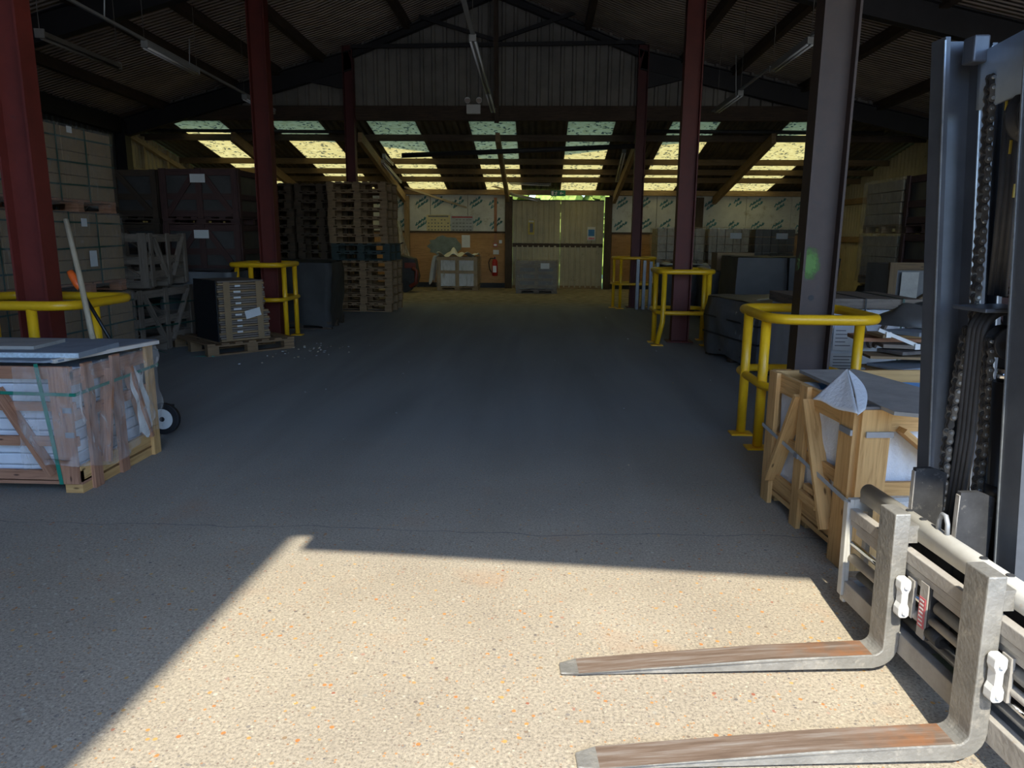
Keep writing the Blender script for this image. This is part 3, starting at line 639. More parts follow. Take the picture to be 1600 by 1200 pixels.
mb.prism([(0.46*math.cos(2*math.pi*k/n)*(1+.1*math.sin(3*k)), 0.28*math.sin(2*math.pi*k/n)*(1+.12*math.cos(2*k))) for k in range(n)], (c.x, YW-0.073, c.z), (1, 0, 0), (0, 0, 1), (0, -0.003, 0), 'plaster_patch')
tag(mb.build('painted_patch'), 'grey-green painted patch on the plywood behind the draped crate', 'patch')
# conduit, call point, switch
p = at(774, 380, YW-0.1)
tag(MB().bb(p.x-0.04, p.x+0.04, YW-0.1, YW-0.07, p.z, zp-0.2, 'red_wood').build('cable_batten'), 'thin reddish batten running down the wall above the call point', 'batten')
q = empty('fire_call_point', (p.x, YW-0.1, p.z), 'small red fire call point at the foot of the reddish batten', 'call point')
MB().bb(-0.055, 0.055, -0.03, 0.02, -0.1, 0.0, 'red_paint').build('body', q); MB().bb(-0.04, 0.04, -0.034, -0.03, -0.075, -0.02, 'white_enamel').build('glass_plate', q)
p = at(782, 378, YW-0.1)
tag(MB().bb(p.x-0.04, p.x+0.04, YW-0.11, YW-0.07, p.z-0.04, p.z+0.05, 'white_enamel').build('light_switch'), 'small grey-white switch beside the red call point', 'switch')
# fire extinguisher
p = at(773, 433, YW-0.2)
e = empty('fire_extinguisher', (p.x, YW-0.16, 0.36), 'red fire extinguisher hanging on the plywood left of the metal doors', 'fire extinguisher')
MB().tube([(0, 0, -0.02), (0, 0, 0.0), (0, 0, 0.38), (0, 0, 0.42), (0, 0, 0.45)], [0.07, 0.08, 0.08, 0.06, 0.025], 'red_paint', 20).build('cylinder', e)
MB().bb(-0.02, 0.02, -0.05, 0.05, 0.45, 0.5, 'black_plastic').bb(-0.015, 0.015, -0.1, 0.0, 0.5, 0.52, 'red_paint').build('valve_handle', e)
MB().tube([(0, 0, 0.46), (-0.12, -0.02, 0.47), (-0.17, -0.02, 0.35), (-0.14, -0.03, 0.15), (-0.09, -0.03, 0.08)], 0.013, 'black_plastic', 8).build('hose', e)
MB().bb(-0.05, 0.05, -0.088, -0.078, 0.08, 0.26, 'white_enamel').build('label_plate', e)
MB().bb(-0.03, 0.03, 0.08, 0.12, 0.1, 0.35, 'black_steel').build('wall_bracket', e)
# exit sign, tubes and diagonal pole
def obj_sign():
    p = at(872, 302, YW-0.3)
    e = empty('exit_sign', (p.x, YW-0.3, p.z), 'green and white running man exit sign above the metal doors', 'sign')
    MB().bb(-0.2, 0.2, -0.02, 0.02, -0.075, 0.075, 'exit_green').build('panel', e)
    m = MB(); Y = -0.023; W_ = 'white_enamel'
    def bx(x, z, w_, h_, a=0): m.box((x, Y, z), (w_, 0.003, h_), W_, Matrix.Rotation(R(a), 3, 'Y'))
    bx(-0.15, 0.0, 0.06, 0.11)                         # doorway
    m.cyl((-0.045, Y-0.002, 0.042), (-0.045, Y+0.002, 0.042), 0.011, W_, 12)
    bx(-0.055, 0.008, 0.022, 0.05, 20); bx(-0.085, 0.022, 0.04, 0.01, 30); bx(-0.03, 0.01, 0.035, 0.01, -35)
    bx(-0.075, -0.035, 0.05, 0.012, -40); bx(-0.045, -0.04, 0.05, 0.012, 55)
    bx(0.1, 0, 0.09, 0.018); bx(0.07, 0.018, 0.05, 0.015, -45); bx(0.07, -0.018, 0.05, 0.015, 45)
    m.build('pictogram', e)
    for sx_ in (-0.15, 0.15): MB().cyl((sx_, 0, 0.075), (sx_, 0, zlean(YW-0.3)-p.z), 0.004, 'dusty_light', 6).build('suspension_wire', e)
obj_sign()
def tube_light(p0, p1, lab, n=1, group='fluorescent light fittings', refl=True, hm='white_paint', wd=0.075):
    p0, p1 = Vector(p0), Vector(p1); mid = (p0+p1)/2; d = (p1-p0); 
    e = empty('fluorescent_light', mid, lab, 'light fitting', group)
    a, b = p0-mid, p1-mid; u = d.normalized(); sd = u.cross(Vector((0, 0, 1))).normalized(); u2 = sd.cross(u)
    MB().beam(a, b, wd, 0.045, hm).build('housing', e)
    for s_ in ((-1, 1) if n == 2 else (0,)):
        MB().cyl(a+sd*0.03*s_-u2*0.04+u*0.03, b+sd*0.03*s_-u2*0.04-u*0.03, 0.013, 'white_tube' if hm == 'white_paint' else hm, 10).build('tube', e)
    for q in (a, b):
        g = mid+q; zt_ = zroof(g.x, g.y) if g.y < YC+0.2 else zlean(g.y)
        if zt_-g.z > 0.12: MB().cyl(q+Vector((0, 0, 0.02)), q+Vector((0, 0, zt_-g.z)), 0.004, 'dusty_light', 6).build('suspension_wire', e)
    for q in (a, b): MB().beam(q-u*0.01, q+u*0.01, wd+0.01, 0.08, hm).build('end_cap', e)
    return e
tube_light(at(799, 303, 20.6), at(842, 312, 19.9), 'white fluorescent fitting hanging crooked above the left metal door leaf')
tube_light(at(912, 299, 20.9), at(956, 299, 20.9), 'level white fluorescent fitting above the right metal door leaf')
tube_light(at(795, 285, 20.2), at(860, 288, 20.2), 'dim fluorescent fitting fixed to the lowest purlin above the doors')
tube_light(at(600, 243, 17.3), at(612, 256, 18.0), 'upper double fluorescent fitting on the rafter beside the left gable column', 2)
tube_light(at(598, 252, 17.6), at(625, 284, 19.2), 'lower double fluorescent fitting hanging beside the left lean-to rafter', 2)
tube_light(at(975, 236, 17.2), at(964, 282, 19.4), 'double fluorescent fitting on the rafter beside the right gable column', 2)
tag(MB().beam(at(632, 292, 20.6), at(740, 328, 20.9), 0.06, 0.05, 'pale_wood').build('timber_pole'), 'long pale timber batten hanging at a slope before the foil boards', 'batten')
tag(MB().beam(at(768, 290, 20.6), at(800, 300, 20.5), 0.06, 0.05, 'pale_wood').build('timber_pole'), 'short timber batten under the roof just left of the crooked light', 'batten')
tag(MB().tube([at(641, 309, 21.3), at(642, 340, 21.3), at(641, 362, 21.3)], 0.02, 'white_tube', 8).build('white_tube_lamp'), 'white tube lamp fixed upright on the back wall beside the timber post', 'lamp')
tag(MB().tube([at(785, 305, 21.2), at(782, 330, 21.2), at(781, 375, 21.2)], 0.012, 'black_plastic', 6).build('cable'), 'black cable hanging down the wall to the switch', 'cable')
# plastic film and red machine beside the pallet stack
p = at(633, 350, 20.4)
mb = MB()
def drape(u, v):
    a = Vector(at(620+4*u, 345, 20.2)); b = Vector(at(622+22*u, 410, 20.0))
    q = a.lerp(b, v); q.y += 0.10*math.sin(9*u+3*v)+0.05*math.sin(22*u+5*v); return q
mb.grid(drape, 24, 14, 'drape_film'); tag(mb.build('plastic_film'), 'crumpled clear plastic film hanging beside the tall pallet stack', 'plastic film')
def machine():
    p = at(632, 455, 19.0)
    e = empty('sack_truck', (p.x, 19.0, 0), 'red machine with a black body standing behind the tall pallet stack', 'machine')
    MB().prism([(-0.25, 0.12), (0.3, 0.12), (0.38, 0.4), (0.3, 0.85), (-0.1, 0.95), (-0.3, 0.6)], (0, -0.15, 0), (1, 0, 0), (0, 0, 1), (0, 0.45, 0), 'grimy_shade_black').build('body', e, bevel=0.03)
    MB().tube([(0.18, -0.2, 0.15), (0.34, -0.2, 0.25), (0.36, -0.2, 0.55), (0.25, -0.2, 0.62)], 0.05, 'red_steel', 10).build('bumper', e)
    MB().bb(0.05, 0.33, -0.19, -0.14, 0.62, 0.75, 'red_steel').build('cover', e)
    for s_ in (-1, 1): MB().cyl((0.05, 0.05+0.22*s_-0.02, 0.15), (0.05, 0.05+0.22*s_+0.03, 0.15), 0.15, 'rubber', 18).build('wheel', e)
    MB().tube([(-0.1, 0, 0.9), (-0.15, 0, 1.2), (0.0, -0.05, 1.25)], 0.02, 'black_plastic', 8).build('handle', e)
machine()
# hedge outside
hb = MB()
for i in range(620):
    x = random.uniform(-3, 5); z = random.uniform(0.2, 4.6); y = random.uniform(25.6, 26.6); s_ = random.uniform(.25, .5)
    hb.box((x, y, z), (s_, s_, s_), 'foliage', Matrix.Rotation(random.random()*3, 3, Vector((random.random(), random.random(), random.random())).normalized()))
tag(hb.build('hedge'), 'sunlit green foliage seen through the gap over the metal doors', 'hedge', kind='stuff')
# unseen block added behind the camera to cut the sun patch's left edge
struct(MB().bb(-14, -1.56, -3.6, -3.0, 0, 8.2, 'sun_blocker_grey').build('wall_sun_blocker'))

# ------------------------------------------------------------------ ceiling lights of the hall
def trunk(p0, p1, lab):
    tag(MB().beam(p0, p1, 0.05, 0.04, 'white_paint').build('light_trunking'), lab, 'trunking', 'light trunking rows')
DV = ray(832, 388); DV = DV/DV.y
def rowpt(P, Y): return P + DV*(Y-P.y)
PL, PM, PR = at(430, 172, 14.2), at(770, 165, 14.2), at(1113, 174, 14.2)
tag(MB().beam(rowpt(PL, 1.5), rowpt(PL, 14.2), 0.035, 0.03, 'white_paint').build('light_trunking'), 'slim pale trunking carrying the left row of tube lights', 'trunking')
tag(MB().beam(rowpt(PM, 3.0), rowpt(PM, 14.2), 0.05, 0.035, 'white_paint').build('light_trunking'), 'pale trunking of the centre row coming towards the camera', 'trunking')
tag(MB().beam(rowpt(PR, 2.5), rowpt(PR, 14.2), 0.035, 0.03, 'white_paint').build('light_trunking'), 'slim pale trunking carrying the right row of tube lights', 'trunking')
def ycol(P, py):   # depth at which the row crosses a picture height
    lo, hi = 2.0, 16.0
    for _ in range(40):
        m_ = (lo+hi)/2; q = rowpt(P, m_)-EYE; y_ = 600-F*q.dot(up)/q.dot(fw)
        lo, hi = (m_, hi) if y_ < py else (lo, m_)
    return lo
def fit(P, pya, pyb, lab, n=2):
    dz = Vector((0, 0, -0.05)); a, b = ycol(P, pya), ycol(P, pyb)
    return tube_light(rowpt(P, a)+dz, rowpt(P, b)+dz, lab, n)
fit(PL, 62, 106, 'fluorescent fitting of the left row seen through its end bracket, nearest the camera')
fit(PL, 146, 170, 'fluorescent fitting of the left row just right of the second red column')
fit(PM, 52, 138, 'double fluorescent fitting of the centre row, the nearer of two')
fit(PM, 138, 168, 'double fluorescent fitting of the centre row, just before the gable beam')
fit(PR, 56, 102, 'fluorescent fitting of the right row, left of the brown column')
fit(PR, 140, 168, 'fluorescent fitting of the right row furthest from the camera')
a = at(62, 52, 7.2); b = at(185, 103, 9.6)
tube_light(a, b, 'unlit fluorescent fitting fixed under the left roof beside the red column', 1, hm='dusty_light')
# hanging wires of the rows
for px, py0, py1, Y in ((163, -40, 26, 6.0), (296, 60, 100, 9.3), (1150, 85, 150, 11.0)):
    tag(MB().tube([at(px, py0, Y), at(px, py1, Y)], 0.006, 'galvanised', 6).build('suspension_wire'), 'thin wire holding up the trunking of the %s row%s' % ('right' if px > 800 else 'left', '' if px > 800 else (' nearest the camera' if px < 200 else ' at its middle')), 'wire')
# emergency light
p = at(740, 171, YC-0.02)
e = empty('emergency_light', (p.x, YC-0.02, p.z), 'white twin-spot emergency light on the beam below the gable cladding', 'emergency light')
MB().bb(-0.14, 0.14, -0.06, 0.05, -0.09, 0.09, 'white_enamel').build('battery_box', e, bevel=0.01)
for s_ in (-1, 1):
    l = MB().tube([(0.115*s_, -0.02, 0.17), (0.115*s_, -0.06, 0.165), (0.115*s_, -0.09, 0.16)], [0.03, 0.055, 0.06], 'white_enamel', 16).build('spot_lamp', e)
    MB().cyl((0.115*s_, -0.091, 0.16), (0.115*s_, -0.095, 0.16), 0.052, 'chrome', 16).build('lens', l)

# ------------------------------------------------------------------ yellow column guards
def guard(cx, cy, hx, hy, zt, zm, legs, lab, rz=0.0, rr=0.034, bend=None, rails=True):
    e = empty('column_guard', (cx, cy, 0), lab, 'column guard', 'yellow column guards', rz)
    def loop(z, ox=0, a0=0, a1=360):
        rc = 0.17; pts = []
        for (sx, sy, st) in ((1, 1, 0), (-1, 1, 90), (-1, -1, 180), (1, -1, 270)):
            for k in range(7):
                an = R(st+k*15); pts.append((sx*(hx-rc)+rc*math.cos(an)+ox, sy*(hy-rc)+rc*math.sin(an), z))
        return pts
    MB().tube(loop(zt), rr, 'yellow_paint', 12, closed=True).build('top_rail', e)
    if rails: MB().tube(loop(zm), rr*0.85, 'yellow_paint', 12, closed=True).build('middle_rail', e)
    for i, (lx, ly) in enumerate(legs):
        foot = (lx, ly); pts = [(lx, ly, zt-0.01), (lx, ly, 0.02)]
        if bend and i in bend: pts = [(lx, ly, zt-0.01), (lx, ly, 0.32), (lx+bend[i], ly-0.03, 0.02)]; foot = (lx+bend[i], ly-0.03)
        l = MB().tube(pts, rr, 'yellow_paint', 12).build('leg', e)
        MB().bb(foot[0]-0.08, foot[0]+0.08, foot[1]-0.06, foot[1]+0.06, 0, 0.012, 'yellow_paint').build('foot_plate', l)
    return e
guard(1.88, 5.28, 0.36, 0.42, 0.925, 0.46, [(-0.36, 0.14), (-0.345, -0.24), (0.34, -0.1), (0.2, 0.32)], 'big yellow tubular guard around the brown column beside the pine crate')
guard(1.96, 10.4, 0.37, 0.4, 0.99, 0.44, [(-0.37, -0.1), (-0.30, -0.38), (0.30, -0.36), (0.36, 0.2)], 'yellow guard with a bent front leg around the middle red column at right', bend={1: -0.07})
guard(1.9, 15.4, 0.42, 0.3, 1.02, 0.5, [(-0.40, -0.05), (-0.28, -0.28), (0.38, -0.15), (0.4, 0.15)], 'dim yellow guard around the furthest red column at right', rr=0.03)
guard(-3.78, 5.4, 0.52, 0.42, 0.945, 0.46, [(0.24, -0.41), (0.5, -0.1), (-0.3, -0.41), (-0.5, 0.2)], 'yellow tubular guard around the nearest red column at left')
guard(-3.88, 10.35, 0.36, 0.42, 1.03, 0.56, [(-0.33, -0.2), (-0.05, -0.41), (0.33, -0.2), (0.34, 0.22)], 'yellow guard around the left column behind the pallet of flat packs')

# ------------------------------------------------------------------ pallets
def pallet_parts(e, w_, d_, h_, m, boards_=7):
    """deck boards over three runners (top and bottom boards) with three blocks each"""
    mb = MB(); bw = 0.095; gap = (w_-boards_*bw)/(boards_-1)
    for i in range(boards_): mb.bb(-w_/2+i*(bw+gap), -w_/2+i*(bw+gap)+bw, -d_/2, d_/2, h_-0.021, h_, m)
    mb.build('deck', e)
    for y in (-d_/2, -0.05, d_/2-0.10):
        MB().bb(-w_/2, w_/2, y, y+0.10, 0, 0.019, m).bb(-w_/2, w_/2, y, y+0.10, h_-0.042, h_-0.022, m).build('runner', e)
        for x in (-w_/2, -0.07, w_/2-0.14): MB().bb(x+0.002, x+0.138, y+0.003, y+0.097, 0.0195, h_-0.0425, m).build('block', e)
def pallet(loc, rz, m, lab, group, w_=1.12, d_=0.95, h_=0.155):
    e = empty('pallet', loc, lab, 'pallet', group, rz); pallet_parts(e, w_, d_, h_, m); return e
PX, PY = -3.38, 14.45
ords = ['bottom', 'second', 'third', 'fourth', 'fifth', 'sixth', 'seventh', 'eighth', 'ninth', 'tenth', 'eleventh', 'twelfth', 'thirteenth', 'fourteenth', 'top']
base = {}
for i in range(15):
    m = 'green_pallet_wood' if i in (6, 7) else ('pallet_wood')
    lab = '%s pallet of the tall bare pallet stack in the middle%s' % (ords[i] if i in (0, 14) else ords[i]+' up', ', painted dark green' if i in (6, 7) else '')
    off = (0.03, 0.02) if i > 7 else (0.0, 0.0)
    loc = (PX+off[0]*-1.6+random.uniform(-.012, .012), PY+random.uniform(-.01, .01), i*0.1605); rz = R(-1.5+random.uniform(-.6, .6))
    if i < 6: loc = (loc[0]+0.02, loc[1], loc[2])
    if m not in base: base[m] = pallet(loc, rz, m, lab, 'pallets of the middle stack', h_=0.16)
    else: dup(base[m], loc, rz, lab)
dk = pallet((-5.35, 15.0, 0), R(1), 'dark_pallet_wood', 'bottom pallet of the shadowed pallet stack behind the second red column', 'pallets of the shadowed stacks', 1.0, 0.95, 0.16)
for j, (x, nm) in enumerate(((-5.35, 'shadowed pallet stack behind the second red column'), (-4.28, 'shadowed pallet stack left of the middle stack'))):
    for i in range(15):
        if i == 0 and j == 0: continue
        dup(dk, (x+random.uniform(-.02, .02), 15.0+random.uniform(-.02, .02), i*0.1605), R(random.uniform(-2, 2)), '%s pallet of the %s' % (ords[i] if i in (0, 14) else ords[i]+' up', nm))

# ------------------------------------------------------------------ wrapped pallet loads
def rumple(sx, sy, z0, z1, m, amp=0.015, n=10):
    """a loose skin around a load: four sides and a top"""
    mb = MB(); ph = [random.random()*6 for _ in range(6)]
    def dis(p):
        return amp*(math.sin(p[0]*9+ph[0]+p[2]*4)+math.sin(p[1]*11+ph[1]-p[2]*6)+math.sin(p[2]*17+ph[2]+p[0]*5)*0.6)
    per = [(-sx/2, -sy/2), (sx/2, -sy/2), (sx/2, sy/2), (-sx/2, sy/2)]
    tot = []
    for k in range(4):
        a, b = per[k], per[(k+1) % 4]
        for i in range(n): tot.append(((a[0]+(b[0]-a[0])*i/n), (a[1]+(b[1]-a[1])*i/n)))
    L = len(tot); nz = 8
    def fn(u, v):
        i = int(round(u*L)) % L; x, y = tot[i]; z = z0+(z1-z0)*v; d = dis((x, y, z)); l = math.hypot(x, y)
        return (x*(1+d/l), y*(1+d/l), z+(0.02*math.sin(i*0.9+ph[3]) if v == 0 else 0))
    mb.grid(fn, L, nz, m)
    def ft(u, v): x, y = (u-.5)*sx, (v-.5)*sy; return (x, y, z1+0.6*abs(dis((x, y, z1)))+0.002)
    mb.grid(ft, n, n, m); return mb
def strap(sx, sy, z, m, wd=0.02, sag=0.0):
    mb = MB(); a, b = sx/2+0.012, sy/2+0.012
    pts = [(-a, -b), (a, -b), (a, b), (-a, b)]
    for k in range(4):
        p, q = pts[k], pts[(k+1) % 4]; zz = (z+sag*(1 if k % 2 else -1), z-sag*(1 if k % 2 else -1))
        mb.beam((*p, zz[0]), (*q, zz[1]), 0.004, wd, m)
    return mb
def vstrap(x, sy, z0, z1, m, wd=0.02, axis='x'):
    mb = MB(); b = sy/2+0.014
    P = (lambda t, s_, z: (t, s_, z)) if axis == 'x' else (lambda t, s_, z: (s_, t, z))
    mb.beam(P(x, -b, z0), P(x, -b, z1), 0.004 if axis == 'y' else wd, wd if axis == 'y' else 0.004, m)
    mb.beam(P(x, b, z0), P(x, b, z1), 0.004 if axis == 'y' else wd, wd if axis == 'y' else 0.004, m)
    mb.beam(P(x, -b, z1), P(x, b, z1), wd, 0.004, m); return mb
def carton_load(loc, rz, lab, sx=1.0, sy=1.2, h_=0.83, m='cardboard', group=None, film_m='thin_film', nx=2, ny=3, nz=3, straps='dark_green_strap', label_at=None, pm='red_wood', tape=True, lean=0.0):
    e = empty('pallet_load', loc, lab, 'pallet load', group, rz)
    if lean: e.rotation_euler.x = lean
    pallet_parts(e, sx, sy, 0.12, pm, 6)
    z0 = 0.122; ch = (h_-z0-0.01)/nz
    proto = None
    for i in range(nx):
        for j in range(ny):
            for k in range(nz):
                cx, cy, cz = -sx/2+(i+.5)*sx/nx, -sy/2+(j+.5)*sy/ny, z0+(k+.5)*ch
                if proto is None:
                    proto = MB().box((0, 0, 0), (sx/nx-0.006, sy/ny-0.006, ch-0.004), m).build('carton', e, bevel=0.006); proto.location = (cx, cy, cz)
                else:
                    c = proto.copy(); COL.objects.link(c); c.parent = e; c.location = (cx, cy, cz)
    if straps:
        for k in range(3): strap(sx, sy, z0+(k+0.55)*ch+random.uniform(-.02, .02), straps, 0.016, random.uniform(-.012, .012)).build('strap', e)
        for t in (-0.25, 0.12): vstrap(t*sy, sx, 0.1, h_, straps, 0.016, 'y').build('strap', e)
        vstrap(-0.15*sx, sy, 0.1, h_, straps, 0.016, 'x').build('strap', e)
    rumple(sx+0.04, sy+0.04, 0.06, h_+0.006, film_m, 0.006).build('stretch_wrap', e)
    if label_at:
        for (ax, a, z, w2, h2) in label_at:
            if ax == 'x': MB().bb(sx/2+0.03, sx/2+0.034, a-w2/2, a+w2/2, z-h2/2, z+h2/2, 'paper').build('paper_label', e)
            else: MB().bb(a-w2/2, a+w2/2, -sy/2-0.034, -sy/2-0.03, z-h2/2, z+h2/2, 'paper').build('paper_label', e)
    return e
XS = -5.12
for k, (nm, la) in enumerate((('bottom', []), ('middle', [('x', -0.10, 0.72, 0.09, 0.08), ('x', 0.0, 0.36, 0.12, 0.16)]), ('top', [('x', -0.12, 0.78, 0.08, 0.06)]))):
    carton_load((XS+0.02*(1-k)*1.5, 7.5-0.015*k, 0.825*k), R((-1.2, 0.5, 0)[k]), '%s wrapped carton load of the green-strapped stack right of the nearest red column' % nm, 1.0, 1.25, 0.82, group='carton loads along the left wall', label_at=la)
for k, nm in enumerate(('bottom', 'middle', 'top')):
    carton_load((XS-0.06, 6.12+0.01*k, 0.825*k), 0, '%s carton load of the stack left of the nearest red column' % nm, 1.0, 1.25, 0.82, group='carton loads along the left wall', label_at=[('x', -0.05, 0.42, 0.1, 0.1)] if k == 0 else None)

# crated, dark wrapped loads beyond
def crated_load(loc, rz, lab, sx, sy, h_, m='maroon_wood', core='dark_wrap', group=None, label=True, filmed=True):
    e = empty('crated_load', loc, lab, 'crated load', group, rz)
    pallet_parts(e, sx, sy, 0.1, m, 6)
    MB().bb(-sx/2+0.04, sx/2-0.04, -sy/2+0.04, sy/2-0.04, 0.105, h_-0.03, core).build('stone_slabs', e, bevel=0.01)
    for sgn in (-1, 1):
        f = MB(); y = sgn*(sy/2-0.012)
        for z in (0.15, h_*0.5, h_-0.05): f.bb(-sx/2, sx/2, y-0.012, y+0.012, z-0.045, z+0.045, m)
        for x in (-sx/2+0.05, 0, sx/2-0.05): f.bb(x-0.045, x+0.045, y+sgn*0.012-0.012, y+sgn*0.012+0.012, 0.08, h_, m)
        f.beam((-sx/2+0.1, y+sgn*0.012, 0.15), (-0.05, y+sgn*0.012, h_-0.05), 0.02, 0.08, m); f.beam((sx/2-0.1, y+sgn*0.012, 0.15), (0.05, y+sgn*0.012, h_-0.05), 0.02, 0.08, m)
        f.build('side_frame', e)
        g = MB(); x = sgn*(sx/2-0.012)
        for z in (0.15, h_*0.5, h_-0.05): g.bb(x-0.012, x+0.012, -sy/2, sy/2, z-0.04, z+0.04, m)
        for yy in (-sy/2+0.05, sy/2-0.05): g.bb(x-0.014, x+0.026*sgn+0.0, yy-0.04, yy+0.04, 0.08, h_, m)
        g.build('end_frame', e)
    if filmed: rumple(sx+0.06, sy+0.06, 0.05, h_+0.01, 'thin_film', 0.006).build('stretch_wrap', e)
    if label: MB().bb(-0.10, 0.12, -sy/2-0.048, -sy/2-0.044, h_-0.2, h_-0.08, 'paper').build('paper_label', e)
    return e
G2 = 'dark crated loads behind the slatted crates'
for k, nm in enumerate(('bottom', 'middle', 'top')):
    crated_load((-4.98, 11.4, 0.79*k), 0, '%s dark red crate of the wrapped stack behind the slatted crates' % nm, 1.15, 1.1, 0.785, group=G2, filmed=False)
    crated_load((-6.35, 11.6, 0.79*k), 0, '%s dark wrapped crate of the stack beside the left wall' % nm, 1.3, 1.1, 0.785, 'dark_wood', group=G2, label=False, filmed=False)

# open slatted timber crates
def slat_crate(loc, rz, lab, sx, sy, h_, m='grey_wood', straps=True, th=0.022, content=None):
    e = empty('slatted_crate', loc, lab, 'crate', 'empty slatted crates by the green-strapped stack', rz)
    b = MB(); 
    for y in (-sy/2+0.05, 0, sy/2-0.05): b.bb(-sx/2, sx/2, y-0.05, y+0.05, 0, 0.09, m)
    for i in range(5): x = -sx/2+0.05+i*(sx-0.1)/4; b.bb(x-0.045, x+0.045, -sy/2, sy/2, 0.09, 0.11, m)
    b.build('base_frame', e)
    for s_ in (-1, 1):
        x = s_*(sx/2); f = MB()
        for z in (0.16, h_*0.5, h_-0.06): f.bb(x-th/2, x+th/2, -sy/2, sy/2, z-0.045, z+0.045, m)
        f.build('rail', e)
        for y in (-sy/2+0.05, -0.02, sy/2-0.05): MB().bb(x+s_*th/2, x+s_*(th*1.5), y-0.04, y+0.04, 0.02, h_, m).build('upright', e)
        MB().beam((x+s_*th, -sy/2+0.12, h_-0.05), (x+s_*th, -0.10, 0.12), 0.022, 0.07, m, (1, 0, 0)).build('brace', e)
        MB().beam((x+s_*th, sy/2-0.12, h_-0.05), (x+s_*th, 0.06, 0.12), 0.022, 0.07, m, (1, 0, 0)).build('brace', e)
        y = s_*(sy/2); f = MB()
        for z in (0.16, h_*0.5, h_-0.06): f.bb(-sx/2, sx/2, y-th/2, y+th/2, z-0.045, z+0.045, m)
        f.build('rail', e)
        for xx in (-sx/2+0.05, sx/2-0.05): MB().bb(xx-0.05, xx+0.05, y+s_*th/2, y+s_*th*1.5, 0.02, h_, m).build('upright', e)
        MB().beam((-sx/2+0.1, y+s_*th, h_-0.1), (sx/2-0.1, y+s_*th, 0.15), 0.022, 0.075, m, (0, 1, 0)).build('brace', e)
    if straps:
        for z in (h_*0.4, h_*0.75): strap(sx+0.06, sy+0.06, z, 'dark_green_strap', 0.018, 0.02).build('strap', e)
    return e
slat_crate((-5.18, 9.12, 0), R(-3), 'empty grey slatted crate standing on the floor beside the green-strapped stack, lower of two', 0.95, 1.25, 0.78)
slat_crate((-5.2, 9.35, 0.785), R(4), 'empty grey slatted crate lifted onto another beside the green-strapped stack, upper of two', 0.85, 1.1, 0.66, straps=False)
# dark wrapped block behind the flat-pack pallet
def wrapped_block(loc, rz, sx, sy, h_, m, lab, group=None, lid=None, base_m='dark_wood', amp=0.02, straps=None, top=None, name='wrapped_load'):
    e = empty(name, loc, lab, 'wrapped load', group, rz)
    pallet_parts(e, sx, sy, 0.12, base_m, 6)
    MB().bb(-sx/2+0.03, sx/2-0.03, -sy/2+0.03, sy/2-0.03, 0.122, h_-0.01, m).build('contents', e, bevel=0.02)
    rumple(sx+0.02, sy+0.02, 0.05, h_, m, amp).build('wrap', e)
    if straps:
        for z in straps: strap(sx+0.05, sy+0.05, z, 'black_plastic', 0.02).build('strap', e)
    return e
wrapped_block((-4.72, 10.32, 0), 0, 0.95, 0.7, 0.93, 'grey_wrap', 'dark grey wrapped block behind the flat-pack pallet')
wrapped_block((-3.76, 11.7, 0), R(4), 1.0, 1.0, 1.02, 'night_wrap', 'grey wrapped pallet load behind the left yellow guard')
wrapped_block((-4.9, 14.0, 0), R(0), 1.1, 0.9, 0.95, 'dark_wrap', 'dark wrapped load before the shadowed pallet stacks')

# pallet of flat packs with mesh side
def flatpack():
    c = Vector((-3.93, 9.05, 0)); rz = R(-2)
    near, right, left = Vector((-3.91, 8.53)), Vector((-3.28, 9.19)), Vector((-4.67, 9.45))
    # the pallet lies turned: its front runs from the near corner to the right corner
    ax = (right-near); L1 = ax.length+0.1; ang = math.atan2(ax.y, ax.x)
    cen = (right+left)/2
    e = empty('small_pallet', (cen.x, cen.y, 0), 'worn pallet on the floor under the bundle of flat packs', 'pallet', None, ang)
    pallet_parts(e, 1.12, 1.15, 0.15, 'pallet_wood', 7)
    g = empty('flat_pack_bundle', (cen.x+0.03, cen.y+0.02, 0.152), 'bundle of stacked brown flat packs with black mesh on its left side', 'bundle', None, ang)
    n = 26; h_ = 0.74/n
    for k in range(n):
        dx = 0.05 if k < 13 else 0.0
        MB().bb(-0.39+random.uniform(-.012, .012), 0.19+dx+random.uniform(-.02, .02), -0.48+random.uniform(-.01, .01), 0.2, k*h_, (k+1)*h_-0.006, 'grey_wood' if k % 3 else 'old_pine').build('flat_pack', g)
    m = MB()
    m.bb(-0.415, -0.405, -0.47, 0.2, 0.0, 0.74, 'black_mesh'); m.build('mesh_cover', g)
    for k in range(9):
        zz = 0.1+k*0.07; MB().bb(-0.2+random.uniform(-.02, .02), -0.12, -0.503, -0.50, zz, zz+0.022, 'paper').build('small_label', g)
    MB().box((0.02, -0.51, 0.33), (0.20, 0.003, 0.10), 'paper', Matrix.Rotation(R(-12), 3, 'Y')).build('paper_label', g)
    for x in (-0.29, 0.12): MB().bb(x-0.04, x+0.04, -0.498, -0.494, 0.02, 0.72, 'cardboard').build('edge_strip', g)
flatpack()
tag(MB().tube([at(240, 545, 9.0), at(262, 553, 8.75), at(290, 557, 8.6), at(335, 557, 8.55)], 0.008, 'green_strap', 6).build('loose_strap'), 'loose green strapping band curling on the floor beside the slatted crate', 'strap')

